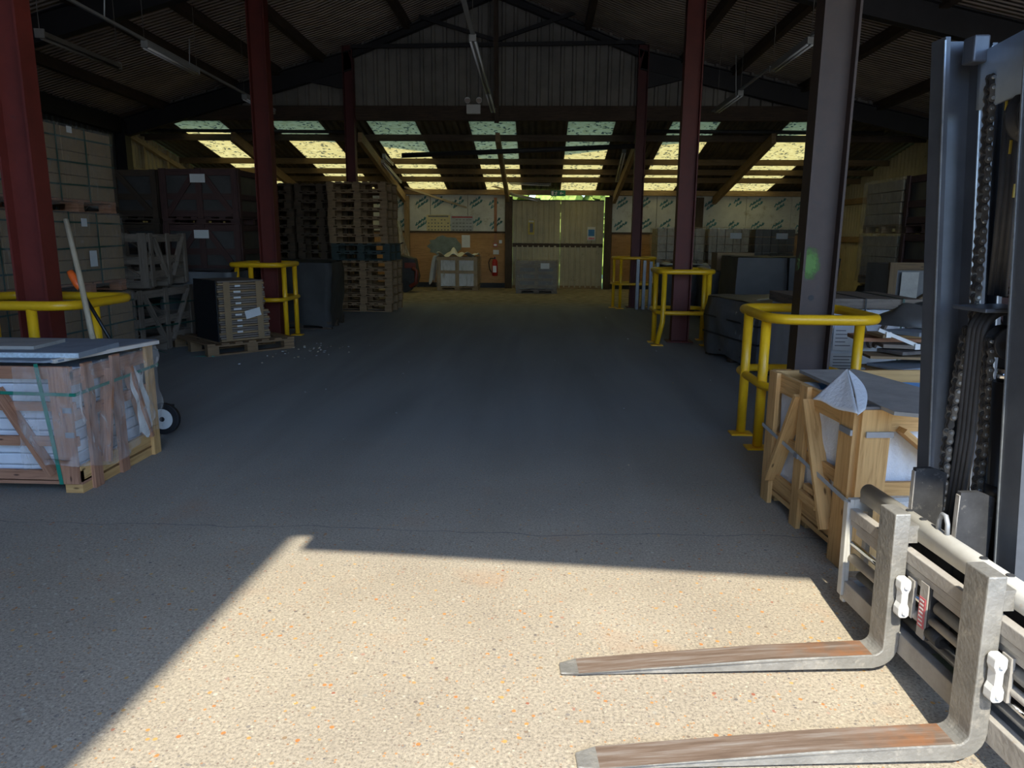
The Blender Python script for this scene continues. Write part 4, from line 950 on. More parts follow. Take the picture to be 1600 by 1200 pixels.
# ------------------------------------------------------------------ left foreground crate
def left_crate():
    X1, Y0 = -2.57, 3.87; sx, sy, H = 1.35, 0.86, 0.74
    e = empty('stone_crate', (X1-sx/2, Y0+sy/2, 0), 'reddish wooden crate of white wrapped slabs with green straps in the left foreground', 'crate')
    a, b = sx/2, sy/2; M = 'red_wood'
    s = MB()
    for z in (0.0,): 
        for x in (-a+0.1, 0.0, a-0.05): s.bb(x-0.05, x+0.05, -b, b, 0.0, 0.05, 'pine')
        s.bb(-a, a, -b-0.0, -b+0.09, 0.05, 0.075, M); s.bb(-a, a, b-0.09, b, 0.05, 0.075, M); s.bb(-a, a, -0.05, 0.05, 0.05, 0.075, M)
    s.build('skids', e)
    # slabs inside: thin layers wrapped in white film
    n = 9; hz = (H-0.13)/n
    for k in range(n):
        MB().bb(-a+0.05, a-0.055, -b+0.045, b-0.05, 0.08+k*hz, 0.08+(k+1)*hz-0.004, 'slab_wrap').build('slab', e, bevel=0.008)
    # front face rails
    for z, h_ in ((0.10, 0.06), (0.30, 0.055), (0.50, 0.05), (0.69, 0.07)):
        MB().bb(-a, a, -b, -b+0.022, z-h_/2, z+h_/2, M).build('front_rail', e)
    MB().bb(a-0.115, a-0.005, -b-0.022, -b, 0.06, H-0.01, M).build('corner_post', e)
    MB().bb(-0.36, -0.27, -b-0.022, -b, 0.06, H-0.01, M).build('corner_post', e)
    MB().beam((a-0.42, -b-0.012, 0.60), (a-0.15, -b-0.012, 0.11), 0.022, 0.08, M, (0, 1, 0)).build('brace', e)
    MB().beam((-0.15, -b-0.012, 0.11), (a-0.50, -b-0.012, 0.60), 0.022, 0.08, M, (0, 1, 0)).build('brace', e)
    # right face
    for z, h_ in ((0.11, 0.09), (0.45, 0.06), (0.66, 0.08)):
        MB().bb(a-0.022, a, -b, b, z-h_/2, z+h_/2, 'pine' if z < 0.2 else M).build('side_rail', e)
    for y, m_ in ((-b+0.13, M), (-0.02, M), (b-0.07, 'pine')):
        MB().bb(a, a+0.022, y-0.04, y+0.04, 0.0, H-0.01, m_).build('side_post', e)
    MB().beam((a+0.011, -b+0.22, 0.12), (a+0.011, -0.10, H-0.08), 0.022, 0.07, M, (1, 0, 0)).build('brace', e)
    MB().beam((a+0.011, b-0.15, 0.14), (a+0.011, 0.10, H-0.10), 0.022, 0.07, M, (1, 0, 0)).build('brace', e)
    # straps
    st = MB(); st.beam((-a-0.01, -b-0.03, 0.60), (a+0.03, -b-0.03, 0.575), 0.003, 0.018, 'green_strap'); st.beam((a+0.03, -b-0.03, 0.575), (a+0.03, b+0.01, 0.59), 0.003, 0.018, 'green_strap', (0, 0, 1)); st.build('strap', e)
    st = MB(); pts = [(a-0.17, -b-0.028, 0.745), (a-0.155, -b-0.03, 0.6), (a-0.12, -b-0.032, 0.3), (a-0.10, -b-0.03, 0.06)]
    for p, q in zip(pts, pts[1:]): st.beam(p, q, 0.022, 0.003, 'green_strap', (0, 1, 0))
    st.build('strap', e)
    # torn clear film over the right part
    def skin(u, v):
        z = 0.14+(0.73-0.14)*v + (0.04*math.sin(9*u) if v < .1 else 0)
        L = 0.30+sy; t = u*L
        w_ = 0.012*math.sin(t*23+z*9)+0.008*math.sin(z*31+t*11)
        if t < 0.30: return (a-0.30+t, -b-0.035-abs(w_), z)
        return (a+0.04+abs(w_)*1.4, -b-0.03+(t-0.30), z)
    MB().grid(skin, 40, 18, 'stretch_film').build('torn_wrap', e)
    # white torn sheet strip low on the right face
    def tear(u, v): return (a+0.030+0.006*math.sin(14*v), 0.12+0.15*u+0.03*math.sin(5*v), 0.17+0.42*v+0.03*math.sin(6*u))
    MB().grid(tear, 6, 12, 'white_sheet').build('white_sheet_strip', e)
    MB().bb(a-0.05, a-0.00, -b-0.027, -b-0.023, 0.33, 0.36, 'galvanised').build('clip', e)
    MB().bb(a-0.05, a-0.00, -b-0.027, -b-0.023, 0.47, 0.50, 'galvanised').build('clip', e)
    # board and slabs lying on top
    t = empty('cover_board', (X1-sx/2, Y0+sy/2, H+0.002), 'grey board with pale edge lying over the top of the left crate', 'board')
    pr = [(-a-0.1, -b+0.05), (a-0.16, -b+0.02), (a-0.10, -b+0.06), (a+0.06, b-0.05), (a+0.02, b+0.05), (-a-0.1, b+0.03)]
    MB().prism(pr, (0, 0, 0), (1, 0, 0), (0, 1, 0), (0, 0, 0.012), 'blue_grey_slab').build('board', t)
    MB().beam((a-0.12, -b+0.045, 0.006), (a+0.065, b-0.04, 0.006), 0.03, 0.022, 'pale_board').build('pale_edge', t)
    c0 = at(0, 545, 4.05)
    u = empty('stone_slab', (-2.83, 4.18, H+0.016), 'dark grey stone slab with speckled pale edge lying on the left crate', 'slab', None, R(1.5))
    MB().bb(-0.75, 0.24, -0.2, 0.22, 0, 0.03, 'blue_grey_slab').build('slab_top', u)
    MB().bb(-0.75, 0.24, -0.205, -0.2005, 0.0, 0.026, 'slab_edge').build('pale_edge', u)
    u = tag(MB().bb(-0.42, 0.20, -0.15, 0.16, 0, 0.02, 'grey_slate').build('stone_slab', loc=(-3.1, 4.2, H+0.048), rz=R(3)), 'small dark slab lying on top of the bigger grey slab on the left crate', 'slab')
left_crate()
# trolley wheel behind it
def trolley():
    p = at(256, 640, 5.15)
    e = empty('trolley', (-3.02, 5.2, 0), 'low hand trolley with a white-hubbed wheel showing beyond the left crate', 'trolley')
    x = p.x+3.12; r = 0.105
    w_ = MB().tube([(x-0.1, -0.08, 0.115), (x-0.1, -0.04, 0.115)], r+0.01, 'rubber', 28).build('wheel', e)
    MB().cyl((x-0.1, -0.085, 0.115), (x-0.1, -0.081, 0.115), r*0.72, 'white_enamel', 24).build('hub', w_)
    MB().cyl((x-0.1, -0.092, 0.115), (x-0.1, -0.084, 0.115), 0.018, 'grimy_shade_black', 12).build('hub_cap', w_)
    MB().cyl((x-0.7, -0.08, 0.115), (x-0.7, -0.04, 0.115), r+0.01, 'rubber', 24).build('wheel', e)
    MB().bb(x-0.7, x-0.1, -0.035, -0.015, 0.105, 0.125, 'galvanised').build('axle', e)
    MB().bb(x-0.7, x-0.2, -0.012, 0.3, 0.1, 0.14, 'grimy_shade_black').build('frame', e)
trolley()
# leaning pole and orange-handled bar
tag(MB().tube([at(148, 540, 4.75), at(143, 520, 4.76), at(124, 430, 4.86), at(103, 343, 4.96)], [0.020, 0.019, 0.018, 0.017], 'pale_wood', 10).build('wooden_pole'), 'bare wooden pole leaning on the yellow guard behind the left crate', 'pole')
pole = C.objects[-1] if False else None
p0, p1 = at(109, 424, 5.05), at(190, 560, 4.95)
e = empty('hand_tool', p1, 'black-shafted hand tool with an orange grip leaning on the left yellow guard', 'tool')
d = (p0-p1)
MB().tube([(0, 0, 0), d*0.5, d*0.83], 0.012, 'black_plastic', 10).build('shaft', e)
MB().tube([d*0.80, d*0.86, d*0.95, d*1.0], [0.020, 0.028, 0.026, 0.022], 'orange_plastic', 12).build('grip', e)

# ------------------------------------------------------------------ back area crates in the middle
def back_crate(px0, px1, pyb, pyt, lab, Y, sheetd):
    a, b = at(px0, pyb, Y), at(px1, pyb, Y); sx = b.x-a.x; H = at(px0, pyt, Y).z; sy = 0.9
    e = empty('crate', ((a.x+b.x)/2, Y+sy/2, 0), lab, 'crate'); m = 'old_pine' if sheetd else 'grey_wood'
    pallet_parts(e, sx, sy, 0.11, m, 6)
    MB().bb(-sx/2+0.05, sx/2-0.05, -sy/2+0.03, sy/2-0.03, 0.112, H-0.02, 'foam_sheet' if sheetd else 'grey_wrap').build('contents', e, bevel=0.01)
    for x in (-sx/2+0.05, 0, sx/2-0.05): MB().bb(x-0.05, x+0.05, -sy/2, -sy/2+0.022, 0.1, H, m).build('upright', e)
    for z in ((H-0.05, H*0.55) if sheetd else (0.18, 0.35, 0.52, 0.69, H-0.05)): MB().bb(-sx/2, sx/2, -sy/2-0.022, -sy/2-0.001, z-0.04, z+0.04, m).build('rail', e)
    for s_ in (-1, 1): MB().bb(s_*(sx/2-0.01)-0.01, s_*(sx/2-0.01)+0.01, -sy/2+0.023, sy/2, 0.15, H, m).build('end_panel', e)
    rumple(sx+0.06, sy+0.08, 0.12, H, 'warm_film', 0.008).build('stretch_wrap', e)
    if not sheetd: MB().bb(0.1, 0.32, -sy/2-0.06, -sy/2-0.055, H-0.2, H-0.06, 'paper').build('paper_label', e)
    return e, sx, sy, H
e, sx, sy, H = back_crate(683, 746, 452, 401, 'pale timber crate draped with white sheet before the plywood wall', 19.7, True)
def cover(u, v):
    x = (u-.5)*(sx+0.02); y = (v-.5)*sy; z = H+0.05+0.05*math.sin(7*u+2)*math.sin(5*v+1)+0.04*math.sin(19*u+4*v)
    return (x, y, z+0.20*math.exp(-((u-.40)**2)/0.008)*math.exp(-((v-.3)**2)/.05))
m = MB(); m.grid(cover, 30, 14, 'white_sheet')
def hang(u, v): return (-sx/2-0.06-0.14*v**0.6+0.10*u-0.02*math.sin(9*u), -sy/2-0.10+0.40*u, H+0.03-(H-0.12)*v*(0.9+0.1*math.sin(7*u)))
m.grid(hang, 10, 14, 'white_sheet')
o = m.build('white_dust_sheet', solid=0.006); o.location = e.location; tag(o, 'crumpled white sheet thrown over the pale crate and hanging down its left side', 'sheet')
back_crate(806, 870, 458, 407, 'grey wrapped slatted crate with a white label standing before the metal doors', 18.9, False)

# ------------------------------------------------------------------ right side stock
# grey profiles standing by the furthest right column
e = empty('profile_bundle', (2.12, 15.05, 0), 'bundle of grey metal profiles standing upright in the furthest right guard', 'bundle')
for k in range(4):
    x = -0.17+k*0.13
    MB().bb(x-0.03, x+0.03, -0.04, 0.04, 0, 1.0-0.02*k, 'galvanised').build('profile', e)
e2 = tag(MB().bb(-0.09, 0.09, -0.09, 0.09, 0, 1.5, 'grey_wrap').build('grey_post', loc=(1.62, 15.75, 0)), 'grey post beside the furthest red column at right', 'post') if False else None
# wrapped tile pallets in the lean-to
def tile_load(loc, sx, sy, h_, lab, m='tile_stack', dark=False, rz=0.0, grp='wrapped tile pallets on the back row'):
    e = empty('tile_pallet', loc, lab, 'pallet load', grp, rz); pallet_parts(e, sx, sy, 0.11, 'old_pine', 6)
    nz, nx = 4, 5
    for k in range(nz):
        for i in range(nx):
            z0 = 0.112+k*(h_-0.12)/nz; x0 = -sx/2+i*sx/nx
            MB().bb(x0+0.008, x0+sx/nx-0.008, -sy/2+0.02+random.uniform(0, .02), sy/2-0.02, z0, z0+(h_-0.12)/nz-0.012, m).build('tile_pack', e)
    rumple(sx+0.05, sy+0.05, 0.04, h_+0.01, 'warm_film', 0.012).build('stretch_wrap', e)
    MB().bb(0.0, 0.24, -sy/2-0.05, -sy/2-0.045, h_-0.22, h_-0.1, 'paper').build('paper_label', e)
    return e
def tiles_row(Y=16.2):
    for (a, b, mm, lab) in ((1027, 1104, 'tile_stack', 'pale wrapped tile pallet on the upper back row behind the middle right column'), (1108, 1174, 'tile_stack', 'pale wrapped tile pallet in the middle of the upper back row'), (1180, 1246, 'dark_wrap', 'darker wrapped tile pallet on the upper row beside the brown column')):
        xa, xb = at(a, 355, Y).x, at(b, 355, Y).x
        tile_load(((xa+xb)/2, Y+0.45, 0.86), xb-xa-0.04, 0.9, 0.78, lab, mm)
        wrapped_block(((xa+xb)/2, Y+0.45, 0), 0, xb-xa-0.04, 0.95, 0.85, 'grey_wrap' if a > 1100 else 'foam_sheet', lab.replace('upper', 'lower').replace('tile pallet', 'block'), amp=0.008)
tiles_row()
# loose pale bundles in front of them
for (a, b, c_, Y, h_, mm, lab) in ((1042, 1110, 412, 14.3, 0.0, 'white_sheet', 'pale wrapped bundle lying behind the middle right guard'), (1105, 1152, 418, 13.2, 0, 'foam_sheet', 'pale foam-topped load beside the grey wrapped wall of stock')):
    xa, xb = at(a, c_, Y).x, at(b, c_, Y).x; H = at(a, c_, Y).z
    wrapped_block(((xa+xb)/2, Y+0.4, 0), 0, xb-xa, 0.8, H-0.06, 'dark_wrap', lab.replace('pale', 'dark').replace('bundle lying', 'load standing').replace('foam-topped load', 'load low down'))
    mb = MB(); wv = xb-xa
    mb.grid(lambda u, v: ((xa+xb)/2+(u-.5)*wv*1.02, Y+0.4+(v-.5)*0.84, H-0.03+0.03*math.sin(11*u)*math.cos(7*v)), 20, 8, mm)
    tag(mb.build('sheet_cover', solid=0.02), lab.replace('bundle lying', 'sheet lying on a load').replace('load beside', 'cover beside'), 'sheet')
p = at(1130, 410, 12.8)
tag(MB().bb(-0.3, 0.3, -0.2, 0.2, 0, 0.3, 'cardboard').build('cardboard_box', loc=(p.x+0.1, 12.6, 0.9)), 'brown cardboard box on a load beside the grey wrapped wall of stock', 'box')
wrapped_block((p.x+0.1, 12.6, 0), 0, 0.75, 0.45, 0.895, 'dark_wrap', 'dark load under the brown cardboard box')
# big grey wrapped loads
for i, (a, b) in enumerate(((1152, 1232), (1234, 1312))):
    xa, xb = at(a, 405, 11).x, at(b, 405, 11).x
    wrapped_block(((xa+xb)/2, 11.5, 0), 0, xb-xa-0.03, 1.0, 1.16, 'charcoal_wrap', 'tall grey wrapped load %s' % ('left of the brown column' if i == 0 else 'seen right of the brown column, behind the labelled crate'), 'grey wrapped loads', amp=0.01)
# grey film wrapped load with shine
e = wrapped_block((2.70, 8.78, 0), R(12), 0.95, 1.3, 0.735, 'grey_wrap', 'grey film-wrapped load left of the brown column with a shiny torn corner', 'grey wrapped loads', amp=0.02, straps=(0.3, 0.5))
def flapf(u, v): return (-0.50-0.05*v*math.sin(4*u+1), -0.62+0.5*u, 0.66-0.55*v+0.04*math.sin(5*u))
MB().grid(flapf, 12, 12, 'thick_film').build('loose_film', e)
for a, b, nm in (((1175, 465), (1195, 472), 'white'),):
    tag(MB().beam((2.45, 8.4, 0.76), (2.95, 8.9, 0.77), 0.04, 0.012, 'grey_strap').build('metal_strip'), 'thin pale strip lying on the shiny grey wrapped load', 'strip')
# labelled crate behind the brown column
def label_crate():
    e = empty('labelled_crate', (2.98, 7.45, 0), 'plywood and white-wrapped crate with paper labels behind the brown column', 'crate')
    sx, sy, H = 1.1, 1.0, 0.9; pallet_parts(e, sx, sy, 0.12, 'grey_wood', 6)
    MB().bb(-sx/2+0.02, sx/2-0.02, -sy/2+0.03, sy/2-0.03, 0.122, H-0.1, 'foam_sheet').build('wrapped_contents', e, bevel=0.02)
    MB().bb(-sx/2, sx/2, -sy/2, sy/2, H-0.09, H, 'grey_wood').build('lid', e)
    for x in (-sx/2+0.04, sx/2-0.08): MB().bb(x-0.05, x+0.05, -sy/2-0.02, -sy/2+0.02, 0.1, H-0.09, 'grey_wood').build('corner_board', e)
    for s_ in (-1, 1): MB().beam((0.15*s_+0.12, -sy/2-0.012, H-0.12), (0.12+0.15*s_*0.1, -sy/2-0.012, 0.45), 0.02, 0.07, 'grey_wood', (0, 1, 0)).build('brace', e)
    vstrap(0.02, sy+0.03, 0.05, H+0.004, 'black_plastic', 0.014).build('black_strap', e)
    vstrap(0.36, sy+0.03, 0.05, H+0.004, 'dark_green_strap', 0.018).build('green_strap', e)
    for (x, z, w2, h2) in ((-0.40, 0.50, 0.2, 0.3), (-0.13, 0.53, 0.22, 0.22), (-0.10, 0.3, 0.3, 0.18)):
        l = MB().bb(x-w2/2, x+w2/2, -sy/2-0.016, -sy/2-0.012, z-h2/2, z+h2/2, 'paper').build('paper_label', e)
        mb = MB()
        for k in range(5):
            mb.bb(x-w2*0.42, x-w2*0.42+w2*random.uniform(.35, .8), -sy/2-0.0175, -sy/2-0.0162, z+h2*0.36-k*h2*0.16-0.008, z+h2*0.36-k*h2*0.16, 'print_ink')
        mb.build('label_print', l)
label_crate()
# tall stack at the right wall
for k in range(3):
    z = 0.12+0.70*k
    c = (z, z+0.68)
    crated_load((5.1, 9.1, z if k else 0.0), 0, '%s dark maroon crate of the stack in front of the film-wrapped one' % ('bottom', 'middle', 'top')[k], 1.15, 1.05, 0.69 if k else 0.81, 'maroon_wood', 'dark_wrap', 'tall right stack', label=False, filmed=False)
    crated_load((6.35, 9.4, z if k else 0.0), 0, '%s dark crate of the stack against the right wall' % ('bottom', 'middle', 'top')[k], 1.15, 1.05, 0.69 if k else 0.81, 'dark_wood', 'dark_wrap', 'tall right stack', label=False, filmed=False)
for k, (za, zb, nm) in enumerate(((0.83, 1.5, 'lower'), (1.52, 2.2, 'upper'))):
    tile_load((5.1, 10.27, za), 1.13, 1.08, zb-za, '%s pale film-wrapped tile pallet at the aisle end of the tall right stack' % nm, 'tile_stack', grp='film-wrapped pallets at right')
wrapped_block((5.1, 10.27, 0), 0, 1.13, 1.08, 0.79, 'dark_wrap', 'dark wrapped load under the two pale film-wrapped tile pallets at right')
# tan framed crate
def tan_crate():
    a = at(1398, 412, 8.0); e = empty('framed_crate', (a.x+0.42, 8.4, 0), 'tan framed plywood crate standing behind the scrap pile', 'crate'); H = 1.2; sx, sy = 0.85, 0.6
    MB().bb(-sx/2+0.02, sx/2-0.02, -sy/2+0.03, sy/2, 0.02, H-0.02, 'grey_wrap').build('contents', e)
    for z in (0.05, 0.62, H-0.04): MB().bb(-sx/2, sx/2, -sy/2, -sy/2+0.025, z-0.04, z+0.04, 'lean_wood').build('rail', e)
    for x in (-sx/2+0.04, sx/2-0.04): MB().bb(x-0.04, x+0.04, -sy/2-0.022, -sy/2-0.001, 0, H, 'lean_wood').build('upright', e)
    MB().beam((-sx/2+0.1, -sy/2-0.01, 0.66), (sx/2-0.1, -sy/2-0.01, H-0.1), 0.02, 0.07, 'lean_wood', (0, 1, 0)).build('brace', e)
    MB().bb(-0.30, -0.12, -sy/2-0.03, -sy/2-0.025, 0.72, 1.1, 'grey_slate').build('paper_strip', e)
tan_crate()
# scrap pile: each board a thing
def scrap():
    mats = ['debris', 'grey_wood', 'red_wood', 'old_pine', 'blue_grey_slab', 'grey_slate', 'cardboard']
    wrapped_block((3.05, 6.0, 0), R(5), 0.9, 0.9, 0.30, 'dark_wrap', 'low dark load under the scrap pile')
    descr = ['brown', 'grey', 'red-brown', 'yellowish', 'blue-grey', 'slate grey', 'cardboard brown']
    z = 0.32
    for k in range(12):
        i = k % 7; L = random.uniform(.55, .85); wv = random.uniform(.12, .4); t = random.uniform(.018, .03)
        o = MB().box((0, 0, 0), (L, wv, t), mats[i]).build('scrap_board', loc=(2.98+random.uniform(-.06, .06), 5.85+random.uniform(-.14, .14), z+t/2+0.012))
        o.rotation_euler = (R(random.uniform(-2, 2)), R(random.uniform(-1.5, 1.5)), R(random.uniform(-25, 25)))
        tag(o, '%s scrap board, %s in the pile behind the pine crate' % (descr[i], ('lowest', 'second up', 'third up', 'fourth up', 'fifth up', 'sixth up', 'seventh up', 'eighth up', 'ninth up', 'tenth up', 'next to the top', 'topmost')[k]), 'board', 'scrap pile at right'); z += t+0.013
    # dark bag on top and white frame piece
    mb = MB(); c = Vector((3.02, 6.02, z+0.01))
    def bag(u, v):
        a = u*2*math.pi; h_ = v; r = 1-0.55*h_**2
        return (c.x+0.34*r*math.cos(a)*(1+.12*math.sin(3*a+2*v)), c.y+0.24*r*math.sin(a)*(1+.1*math.cos(4*a)), c.z+0.15*h_*(1+.2*math.sin(2*a)))
    mb.grid(bag, 28, 8, 'dark_wrap'); mb.grid(lambda u, v: (c.x+0.153*v*math.cos(u*6.283), c.y+0.108*v*math.sin(u*6.283), c.z+0.15), 28, 2, 'dark_wrap')
    tag(mb.build('rubbish_bag'), 'dark slumped bag lying on top of the scrap pile', 'bag')
    p0, p1 = at(1373, 515, 5.42), at(1436, 541, 5.35)
    e = empty('white_bracket_strip', (p0+p1)/2, 'white strip with two clips sticking out of the scrap pile', 'strip'); mid = (p0+p1)/2
    MB().beam(p0-mid, p1-mid, 0.02, 0.025, 'white_enamel').build('strip', e)
    for t in (0.22, 0.93): q = (p0-mid).lerp(p1-mid, t); MB().box(q+Vector((0, -0.015, -0.01)), (0.035, 0.02, 0.04), 'white_enamel').build('clip', e)
scrap()

# ------------------------------------------------------------------ pine crate in the right foreground
def pine_crate():
    ang = R(5.0)                       # left face runs from far-left to near
    c = Vector((1.30, 4.06)); sy, sx, H = 0.93, 1.15, 0.735
    # local frame: x to the right, y away; origin at the near-left corner
    e = empty('pine_crate', (1.375, 3.12, 0), 'yellow pine crate of foam-wrapped stone slabs beside the forklift', 'crate', None, ang); M = 'pine'
    b = MB()
    for y in (0.02, sy/2, sy-0.07): b.bb(0.03, sx-0.03, y, y+0.1, 0, 0.05, M)
    b.bb(0.0, sx, 0.0, 0.12, 0.05, 0.075, M); b.bb(0, sx, sy-0.12, sy, 0.05, 0.075, M); b.bb(0.0, 0.12, 0.12, sy-0.12, 0.05, 0.075, M); b.build('base_frame', e)
    # left face (x = 0): posts outside, rails, V braces
    for y, w_ in ((sy-0.05, 0.1), (0.50, 0.085), (0.06, 0.12)):
        MB().bb(-0.024, 0.0, y-w_/2, y+w_/2, 0.0, H, M).build('side_post', e)
    for z, h_ in ((0.13, 0.09), (0.38, 0.06), (H-0.055, 0.10)):
        MB().bb(0.001, 0.022, 0, sy, z-h_/2, z+h_/2, M).build('side_rail', e)
    MB().beam((-0.012, 0.54, H-0.06), (-0.012, sy-0.10, 0.14), 0.022, 0.075, M, (1, 0, 0)).build('brace', e)
    MB().beam((-0.012, 0.45, H-0.06), (-0.012, 0.16, 0.12), 0.022, 0.075, M, (1, 0, 0)).build('brace', e)
    # front face (y = 0)
    MB().bb(0.0, 0.13, -0.024, -0.0, 0.0, H, M).build('corner_post', e)
    MB().bb(sx-0.13, sx, -0.024, -0.0, 0.0, H, M).build('corner_post', e)
    for z, h_ in ((0.13, 0.09), (0.38, 0.06), (H-0.05, 0.09)): MB().bb(0.13, sx-0.13, -0.022, -0.001, z-h_/2, z+h_/2, M).build('front_rail', e)
    MB().beam((0.16, -0.036, H-0.08), (0.46, -0.036, 0.42), 0.022, 0.09, M, (0, 1, 0)).build('brace', e)
    # back and right faces
    for z, h_ in ((0.13, 0.09), (H-0.04, 0.08)): MB().bb(0, sx, sy-0.022, sy, z-h_/2, z+h_/2, M).build('back_rail', e)
    for z, h_ in ((0.13, 0.09), (H-0.04, 0.08)): MB().bb(sx-0.022, sx, 0, sy-0.03, z-h_/2, z+h_/2, M).build('side_rail', e)
    MB().bb(sx-0.1, sx, sy, sy+0.022, 0, H, M).build('corner_post', e); MB().bb(0.0, 0.1, sy, sy+0.022, 0, H, M).build('corner_post', e)
    # slabs on edge wrapped in foam: many thin leaves
    n = 15
    for k in range(n):
        x0 = 0.06+k*(sx-0.12)/n
        def leaf_(u, v, x0=x0, k=k):
            return (x0+0.004*math.sin(7*u+k), 0.04+0.80*u+0.0*v, 0.09+0.57*v+0.012*math.sin(6*u+k*1.7)*v)
        MB().bb(x0, x0+(sx-0.12)/n-0.010, 0.035+random.uniform(0, .015), sy-0.05, 0.09, H-0.09-random.uniform(0, .05), 'foam_sheet').build('foam_wrapped_slab', e)
    # bulging film on the left side
    def bul(u, v): return (0.030+0.018*math.sin(math.pi*u*3)*math.sin(math.pi*v)-0.008*abs(math.sin(17*u+3*v)), 0.06+0.8*u, 0.10+0.55*v)
    MB().grid(bul, 48, 16, 'foam_sheet').build('foam_wrapping', e)
    def bul2(u, v): return (0.14+0.85*u, 0.028-0.006*abs(math.sin(40*u+2*v)), 0.10+0.53*v)
    MB().grid(bul2, 60, 8, 'foam_sheet').build('foam_wrapping', e)
    # blue film on top
    MB().grid(lambda u, v: (0.1+0.95*u, 0.42+0.42*v, H-0.055+0.02*math.sin(9*u)*math.cos(8*v)), 20, 10, 'blue_sheet').build('blue_film', e)
    MB().grid(lambda u, v: (0.05+0.10*u, 0.30+0.55*v, H-0.05+0.02*math.sin(18*v)), 5, 24, 'foam_sheet').build('foam_fold', e)
    # grey strap around
    s = MB(); s.beam((-0.03, sy+0.03, 0.42), (-0.03, -0.03, 0.325), 0.003, 0.02, 'grey_strap'); s.beam((-0.03, -0.03, 0.325), (sx+0.02, -0.03, 0.37), 0.003, 0.02, 'grey_strap'); s.build('strap', e)
    MB().box((-0.035, 0.5, 0.375), (0.006, 0.04, 0.024), 'galvanised').build('strap_clip', e)
    MB().bb(0.02, 0.14, -0.034, -0.025, H-0.12, H-0.095, 'galvanised').bb(-0.034, -0.024, 0.0, 0.1, H-0.12, H-0.095, 'galvanised').build('bent_nail_plate', e)
    # cut blocks lying on the lower rail
    MB().box((-0.03, 0.33, 0.205), (0.03, 0.18, 0.045), M).build('offcut', e); MB().box((-0.014, 0.35, 0.25), (0.03, 0.1, 0.03), M).build('offcut', e)
    # grey slab lying on top
    W = e.matrix_basis if False else None
    def wp(x, y): return (1.375+x*math.cos(ang)-y*math.sin(ang), 3.12+x*math.sin(ang)+y*math.cos(ang))
    a = empty('grey_slab', (1.375, 3.12, H+0.002), 'large thin grey stone slab lying askew on the pine crate', 'slab', None, ang)
    def gz(px, py, z): d_ = ray(px, py); return EYE+d_*((z-HEYE)/d_.z)
    Mi = Matrix.Rotation(-ang, 3, 'Z'); o0 = Vector((1.375, 3.12, 0)); pr = []
    for px, py in ((1249, 580), (1335, 579), (1452, 612), (1452, 651), (1397, 646)):
        q = Mi @ (gz(px, py, H+0.01)-o0); pr.append((q.x, q.y))
    MB().prism(pr, (0, 0, 0), (1, 0, 0), (0, 1, 0), (0, 0, 0.016), 'grey_slate').build('slab', a)
    t = empty('metal_edge_strip', (1.375, 3.12, H+0.001), 'thin grey strip along the front edge of the pine crate top', 'strip', None, ang)
    MB().bb(0.0, 0.7, -0.02, 0.03, 0, 0.012, 'grey_wrap').build('strip', t)
    # folded corner of foam sheet standing up
    o = MB()
    A, B = gz(1270, 624, H+0.004), gz(1340, 649, H+0.004); B2 = gz(1352, 640, H+0.02); top = at(1324, 577, (A.y+B.y)/2+0.12)
    def fold(u, v):
        base = A.lerp(B, u); q = base.lerp(top, v); q.z += 0.006*math.sin(8*u)*(1-v); q.y += 0.02*math.sin(math.pi*u)*(1-v); return q
    o.grid(fold, 14, 14, 'foam_sheet')
    def fold2(u, v):
        base = B.lerp(B2, u); q = base.lerp(top, v); q.x += 0.03*math.sin(3.1*v)*(0.3+u); return q
    o.grid(fold2, 8, 14, 'foam_sheet')
    ob = o.build('folded_foam_sheet', solid=0.006)
    tag(ob, 'pointed corner of pale foam sheet folded up over the rim of the pine crate', 'foam sheet')
pine_crate()

